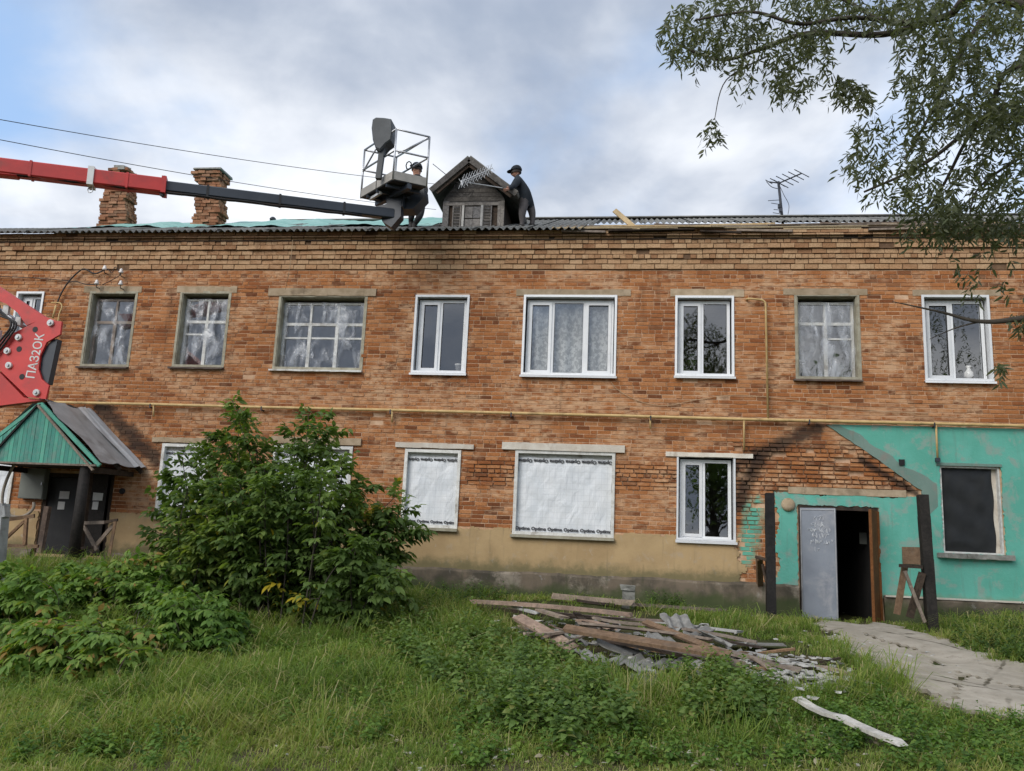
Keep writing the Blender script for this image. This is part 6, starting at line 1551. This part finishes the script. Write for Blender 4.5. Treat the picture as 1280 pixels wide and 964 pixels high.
MASS = [(215, 640), (240, 600), (290, 565), (340, 590), (385, 560), (420, 600), (450, 640), (488, 660), (496, 710), (480, 760), (420, 790), (300, 800), (240, 780), (205, 710)]
tips = [(x, y+2, -3.7+R_.uniform(-.5, .5)) for x, y in OUT] + [(x+R_.uniform(-14, 14), y+R_.uniform(12, 40), -3.7+R_.uniform(-.7, .6)) for x, y in OUT] + tips_in(MASS, 135, -5.2, -2.6, 4)
shrub('maple_shrub', (355, 775), tips, 'big dense dark green shrub with drooping leaflets in front of the lower windows', 'leaf_shrub', .125, 44, .27,
      yellow=((352, 752, -5.1, .22, 1.0), (372, 745, -5.1, .18, 1.0), (350, 725, -5.0, .2, .97), (460, 636, -3.8, .22, .97), (300, 550, -3.6, .2, .93), (262, 660, -4.6, .45, .9), (250, 690, -4.8, .5, .88)))
# low bramble mass at the left: several clumps
for i, (poly, bpx, lb) in enumerate((
    ([(60, 712), (130, 694), (210, 702), (235, 740), (160, 770), (70, 765)], (150, 780), 'light green bramble clump in front of the left porch steps'),
    ([(-40, 705), (45, 712), (70, 760), (20, 790), (-60, 790)], (-10, 800), 'bramble clump at the left edge below the grey outrigger'),
    ([(20, 775), (120, 772), (195, 790), (180, 835), (90, 850), (10, 840)], (100, 840), 'low bright bramble clump nearest the grass on the left'),
    ([(190, 735), (260, 740), (300, 775), (280, 815), (215, 820)], (245, 815), 'bramble clump at the foot of the big shrub'))):
    b0 = gp(*bpx); tp = tips_in(poly, 95, b0.y-.5, b0.y+1.0, 20+i)
    shrub('bramble', bpx, tp, lb, 'leaf_bramble', .105, 16, .17, 'bramble clumps on the left', tint0=(.66, .55, .70, .5)[i], stem=.005, yellow=((70, 760, b0.y+.2, .3, .99),) if i == 0 else ())
# grass: blades with patches of length and colour
def patch(x, y, s, a=0.): return .5+.25*np.sin(x*1.7*s+a)*np.cos(y*1.3*s+2*a)+.25*np.sin(x*.9*s-y*1.9*s+a*3)
PILE = [gp(x, y) for x, y in ((592, 752), (690, 752), (800, 764), (900, 790), (1000, 808), (1095, 850), (1040, 868), (980, 872), (900, 848), (840, 852), (790, 858), (735, 828), (700, 815), (645, 790))]
def grass(ntuft, nb, seed):
    """blades grow in tufts: each tuft has its own height, lean and hue"""
    g_ = np.random.default_rng(seed); d = 5.7+(16.2-5.7)*g_.random(ntuft)**1.3; half = d*.72+.6
    x = -.137*d+half*g_.uniform(-1, 1, ntuft); y = d-D
    keep = ~in_poly(x+.10*np.sin(9*y), y+.08*np.sin(8*x), PPOLY); keep &= ~(in_poly(x, y, PILE) & (g_.random(ntuft) < .93)); keep &= y < -.2
    bare = sstep(-9.2, -10.4, y)*.35+.4*sstep(.66, .85, patch(x, y, 1.1, .7)); keep &= g_.random(ntuft) > bare
    keep &= ~((x < -9) & (y > -2.3)); x, y = x[keep], y[keep]; m = len(x)
    lush = np.clip(.55*patch(x, y, .8, 1.1)+.45*patch(x, y, 2.7, .3)+.2*sstep(1., -4., x), 0, 1.2)
    H = (.05+.27*lush**1.8)*g_.lognormal(0, .38, m)*(1-.5*sstep(-7.6, -9.6, y))*(1-.5*sstep(-3., -.5, y))
    H = np.where((x > 5.2) & (y > -3.2), H*1.9, H); H = np.clip(H, .03, .48)
    hue = .40+.34*(patch(x, y, 1.4, 2.2)-.5)+g_.normal(0, .15, m)+.20*sstep(-7.8, -9.4, y)+.18*sstep(2., 5., x); dryt = g_.random(m) < .06
    com = 1.2+.9*np.sin(x*.8+y*.5)+g_.normal(0, .5, m); sway = g_.uniform(.1, .9, m)
    rp = lambda a_: np.repeat(a_, nb); X = rp(x)+g_.normal(0, 1, m*nb)*.035*(1+rp(H)*2); Y = rp(y)+g_.normal(0, 1, m*nb)*.035*(1+rp(H)*2); Hb = rp(H)*g_.uniform(.45, 1.2, m*nb); n = m*nb
    th = g_.uniform(0, 2*np.pi, n); ox = np.cos(th)+rp(sway*1.3*np.cos(com)); oy = np.sin(th)+rp(sway*1.3*np.sin(com)); ang = np.arctan2(oy, ox); lean = g_.uniform(.35, 2.1, n)*Hb
    W = g_.uniform(.0035, .008, n)*(.75+.055*(Y+D)); P = np.stack([X, Y, gz(X, Y)-.01], 1); dirh = np.stack([np.cos(ang), np.sin(ang), 0*ang], 1); a2 = ang+np.pi/2+g_.normal(0, .7, n); sd2 = np.stack([np.cos(a2), np.sin(a2), 0*a2], 1)
    up = np.array([0, 0, 1.]); V = np.zeros((n, 5, 3)); Wc = W[:, None]; Hc = Hb[:, None]; Lc = lean[:, None]
    V[:, 0] = P-sd2*Wc*.5; V[:, 1] = P+sd2*Wc*.5; mid = P+dirh*Lc*.38+up*Hc*.74; V[:, 2] = mid-sd2*Wc*.42; V[:, 3] = mid+sd2*Wc*.42; V[:, 4] = P+dirh*Lc*1.1+up*Hc*(1.-.36*np.minimum(Lc/np.maximum(Hc, .01), 1.9))
    Fc = (np.array([(0, 1, 3), (0, 3, 2), (2, 3, 4)])[None]+(np.arange(n)*5)[:, None, None]).reshape(-1, 3)
    T = np.clip(rp(hue)+g_.normal(0, .10, n), 0, .84); dry = (g_.random(n) < .10) | (rp(dryt) & (g_.random(n) < .7)); T = np.where(dry, g_.uniform(.85, 1., n), T)
    T = np.repeat(T[:, None], 5, 0); T = np.hstack([T]*3+[np.ones_like(T)])
    tag(link('grass', fast_mesh('grass', V.reshape(-1, 3), Fc, 3, M['grass'], T)), 'uneven long grass covering the yard in front of the building', 'grass', kind='stuff')
grass(24000, 17, 5)
def weeds(name, regions, label, leaf_l, hgt, nleaf, mat, tint0, seed):
    g_ = np.random.default_rng(seed); PP, DD, NN, LL, TT = [], [], [], [], []
    for poly, n in regions:
        tp = tips_in(poly, n, 0, 0, seed+n)
        for px, py, _ in tp:
            b = gp(px, py)
            if bool(in_poly(np.array(b.x), np.array(b.y), PILE)): continue
            h = hgt*g_.uniform(.5, 1.25); k_ = nleaf; t = np.linspace(.2, 1, k_); th = np.arange(k_)*2.4+g_.uniform(0, 6); ln_ = g_.normal(0, .18, 2)
            P = np.stack([b.x+ln_[0]*h*t, b.y+ln_[1]*h*t, gzf(b.x, b.y)+h*t], 1); d = np.stack([np.cos(th), np.sin(th), g_.uniform(-.25, .45, k_)+.5*(t > .9)], 1)
            PP.append(P); DD.append(d); NN.append(np.stack([0*t, 0*t, 0*t+1], 1)+g_.normal(0, .3, (k_, 3))); LL.append(leaf_l*(1.15-.55*t)*g_.uniform(.75, 1.2, k_)); TT.append(np.clip(g_.normal(tint0, .16)+g_.normal(0, .12, k_), 0, .98))
    P = np.vstack(PP); L = np.concatenate(LL); o = leaf_obj(name, P, np.vstack(DD), np.vstack(NN), L, L*.55, np.concatenate(TT), mat, None, droop=.3); tag(o, label, 'weeds', kind='stuff')
weeds('nettles', [([(470, 782), (585, 780), (640, 812), (715, 842), (770, 868), (740, 900), (640, 930), (560, 890), (520, 850), (470, 810)], 420), ([(820, 850), (900, 840), (980, 880), (960, 920), (860, 915)], 130), ([(640, 890), (760, 880), (800, 925), (700, 940)], 90)], 'nettles and broad leaved weeds around the debris pile', .11, .35, 18, 'leaf_weed', .66, 3)
weeds('wall_weeds', [([(530, 742), (640, 748), (650, 760), (530, 760)], 60), ([(805, 752), (860, 752), (860, 766), (805, 764)], 45), ([(1175, 785), (1290, 790), (1290, 830), (1200, 815)], 110), ([(1240, 775), (1330, 780), (1330, 840), (1250, 835)], 60)], 'dark weeds growing along the foot of the wall', .075, .26, 14, 'leaf_weed', .3, 8)
weeds('ground_cover', [([(280, 800), (520, 770), (560, 900), (450, 940), (260, 900)], 420), ([(330, 790), (500, 775), (560, 830), (520, 880), (360, 850)], 160), ([(1000, 860), (1090, 850), (1160, 900), (1050, 950)], 200), ([(0, 860), (250, 850), (250, 960), (0, 960)], 200), ([(1130, 900), (1290, 905), (1290, 970), (1100, 970)], 160), ([(560, 880), (1050, 890), (1050, 965), (560, 965)], 300)], 'low clover and plantain leaves between the grass', .075, .16, 11, 'leaf_bramble', .45, 14)
def fallen():
    g_ = np.random.default_rng(4); pts = [gp(x, y, .03) for x, y in zip(np.concatenate([g_.normal(880, 130, 260), g_.normal(640, 200, 160), g_.normal(1100, 90, 60)]), np.clip(np.concatenate([g_.normal(915, 28, 260), g_.normal(930, 20, 160), g_.normal(940, 20, 60)]), 800, 985))]
    P = np.array([tuple(p) for p in pts]); n = len(P); L = g_.uniform(.03, .09, n); Dv = g_.normal(0, 1, (n, 3)); Dv[:, 2] *= .25
    tag(leaf_obj('fallen_leaves', P, Dv, np.array([[0, 0, 1.]])+g_.normal(0, .3, (n, 3)), L, L*.4, g_.random(n), 'dry_leaf', None, droop=.05), 'dry fallen willow leaves scattered on the near grass', 'leaves', kind='stuff')
fallen()
# willow: trunk stands right of the frame, limbs reach over the yard
def willow():
    tb = Vector((8.3, -8.2, gzf(8.3, -8.2))); root = empty('willow_tree', tb, 'willow tree reaching in from the right with drooping grey green leaves', 'tree')
    tm = MB(); crown_c = Vector((7.6, -8.0, 6.5))
    tm.tube(spline([tb-Vector((0, 0, .3)), tb+Vector((-.1, .1, 1.6)), tb+Vector((.15, 0, 3.2)), tb+Vector((-.2, .1, 5.2)), tb+Vector((-.6, .2, 8.5))], 6), [.42-.30*i/24 for i in range(25)], 12); tm.build('trunk', M['bark'], root, True)
    br_ = MB()
    def limb(pts, r0, r1=.012):
        q = spline(pts, 7); br_.tube(q, [r0+(r1-r0)*i/(len(q)-1) for i in range(len(q))], 7, False); return q
    Yb = -7.2
    limb([tb+Vector((-.1, .1, 4.6)), at(1290, 10, -7.8), at(1180, 22, Yb), at(1105, 43, Yb), at(1010, 42, Yb), at(950, 62, Yb), at(900, 75, Yb+.2), at(845, 55, Yb+.3)], .055)
    limb([at(1180, 22, Yb), at(1110, 27, Yb-.2), at(1060, 2, Yb-.2), at(1000, -30, Yb)], .035)
    limb([at(1150, 33, Yb), at(1070, 22, Yb-.4), at(1000, 30, Yb-.5), at(940, 15, Yb-.5), at(870, 25, Yb-.4)], .03)
    limb([tb+Vector((0, 0, 3.9)), at(1330, 90, -7.9), at(1230, 148, -7.4), at(1155, 205, -7.2), at(1080, 240, -7.1)], .04)
    limb([at(1260, 130, -7.5), at(1215, 165, -7.2), at(1180, 230, -7.0), at(1150, 275, -7.0)], .025)
    limb([at(1230, 20, -7.5), at(1190, 85, -7.3), at(1165, 140, -7.2), at(1130, 200, -7.0)], .03)
    limb([tb+Vector((0, 0, 3.2)), at(1390, 380, -7.4), at(1280, 398, -7.2), at(1225, 402, -7.1), at(1175, 390, -7.0), at(1115, 377, -6.9)], .05, .004)
    limb([at(1225, 402, -7.1), at(1195, 410, -7.0), at(1162, 424, -6.9)], .012, .003)
    limb([at(960, 70, Yb), at(908, 100, Yb), at(893, 150, Yb)], .01, .004)
    limb([at(1270, 200, -7.4), at(1220, 240, -7.2), at(1210, 300, -7.1)], .018, .005)
    br_.build('branches', M['bark'], root, True)
    g_ = np.random.default_rng(17); PP, DD = [], []
    def twigs(n, poly, y0, y1, drop=(.15, .45)):
        tp = tips_in(poly, n, y0, y1, int(g_.integers(1e6)))
        for px, py, Y in tp:
            s_ = np.array(tuple(at(px, py, Y))); ln_ = g_.uniform(*drop); k_ = int(ln_/.026)+3; out = np.array([g_.normal(-.25, .5), g_.normal(0, .5), 0]); t = np.linspace(0, 1, k_)
            P = s_+np.outer(t*ln_*.55, out)-np.outer(ln_*t**1.4, [0, 0, .85]); PP.append(P); th = g_.uniform(0, 6.28, k_)
            DD.append(np.stack([.75*np.cos(th), .75*np.sin(th), g_.uniform(-1.15, .15, k_)], 1)+out*.4)
    twigs(380, [(822, 25), (850, 0), (930, -20), (1040, -20), (1040, 60), (1030, 112), (985, 115), (940, 95), (905, 75), (850, 75)], -7.9, -6.7, (.10, .34))
    twigs(50, [(1040, 90), (1085, 105), (1090, 125), (1045, 118)], -7.6, -6.9, (.1, .25)); twigs(70, [(1040, -10), (1120, -10), (1120, 30), (1040, 35)], -7.8, -6.9, (.1, .3))
    twigs(12, [(868, 148), (895, 145), (905, 165), (885, 175)], -7.3, -7.1, (.1, .22))
    twigs(400, [(1120, -20), (1290, -30), (1290, 150), (1230, 160), (1170, 130), (1120, 90)], -8.6, -6.7, (.15, .4))
    twigs(320, [(1062, 215), (1060, 160), (1110, 120), (1290, 120), (1290, 255), (1130, 255), (1085, 245)], -8.3, -6.6, (.1, .35))
    twigs(120, [(1130, 250), (1290, 250), (1290, 290), (1140, 285)], -7.6, -6.7, (.15, .38)); twigs(8, [(1240, 455), (1258, 450), (1256, 475)], -7.2, -7.0, (.05, .12)); twigs(16, [(1180, 300), (1290, 300), (1290, 400), (1230, 400)], -7.4, -6.9, (.06, .2))
    twigs(10, [(1262, 395), (1290, 385), (1290, 420)], -7.3, -7.1, (.08, .16))
    # rest of the crown beyond the frame
    nn = 900
    for _ in range(nn):
        v = g_.normal(0, 1, 3); v /= np.linalg.norm(v); c = np.array(tuple(crown_c))+np.array([1.6, .0, .9])+v*np.array([3.0, 2.9, 2.9])*g_.uniform(.55, 1.)
        k_ = 12; t = np.linspace(0, 1, k_); ln_ = g_.uniform(.3, .7); o_ = v*[.5, .5, 0]
        if c[2] < 3.2: continue
        q = Vector(tuple(c))-CAM; u_ = 640+F*q.dot(RT)/q.dot(FW); v_ = 482-F*q.dot(UP)/q.dot(FW)
        if q.dot(FW) > 0 and u_ < 1290 and v_ > -60: continue
        PP.append(c+np.outer(t*ln_*.5, o_)-np.outer(ln_*t**1.4, [0, 0, .85])); th = g_.uniform(0, 6.28, k_); DD.append(np.stack([.7*np.cos(th), .7*np.sin(th), g_.uniform(-1.1, .1, k_)], 1))
    P = np.vstack(PP); n = len(P); L = g_.uniform(.06, .12, n)
    leaf_obj('foliage', P, np.vstack(DD), g_.normal(0, 1, (n, 3)), L, L*.24, np.clip(g_.normal(.45, .2, n), 0, 1), 'leaf_willow', root, droop=.1)
willow()
def back_tree(x, y, h, r, seed, label):
    g_ = np.random.default_rng(seed); b = Vector((x, y, gzf(x, y))); root = empty('yard_tree', b, label, 'tree', 'trees across the yard'); m = MB()
    m.tube(spline([b-Vector((0, 0, .3)), b+Vector((.1, 0, h*.4)), b+Vector((-.1, .1, h*.9))], 6), [.3-.27*i/12 for i in range(13)], 9); m.build('trunk', M['bark'], root, True); br_ = MB(); PP, DD = [], []
    for i in range(46):
        v = g_.normal(0, 1, 3); v /= np.linalg.norm(v); v[2] = abs(v[2])*.9-.25; c = np.array([x, y, b.z+h*.58])+v*np.array([r, r, h*.42])
        s_ = np.array([x, y, b.z+h*g_.uniform(.3, .75)]); br_.tube(spline([s_, (s_+c)/2+g_.normal(0, .2, 3), c], 4), [.07-.06*k_/8 for k_ in range(9)], 5, False)
        n = 170; P = c+g_.normal(0, 1, (n, 3))*np.array([.75, .75, .55]); PP.append(P); DD.append(g_.normal(0, 1, (n, 3))-[0, 0, .4])
    br_.build('branches', M['bark'], root, True); P = np.vstack(PP); n = len(P); L = g_.uniform(.14, .26, n)
    leaf_obj('foliage', P, np.vstack(DD), g_.normal(0, 1, (n, 3)), L, L*.5, np.clip(g_.normal(.45, .2, n), 0, 1), 'leaf_weed', root)
back_tree(3.0, -24.5, 12.5, 3.2, 5, 'tall tree across the yard mirrored in the two pane window right of the lace curtain'); back_tree(10.5, -26, 12, 3.5, 6, 'tree across the yard mirrored in the rightmost upper window'); back_tree(5.5, -31, 9., 3.2, 7, 'lower tree across the yard mirrored in the lower white window')
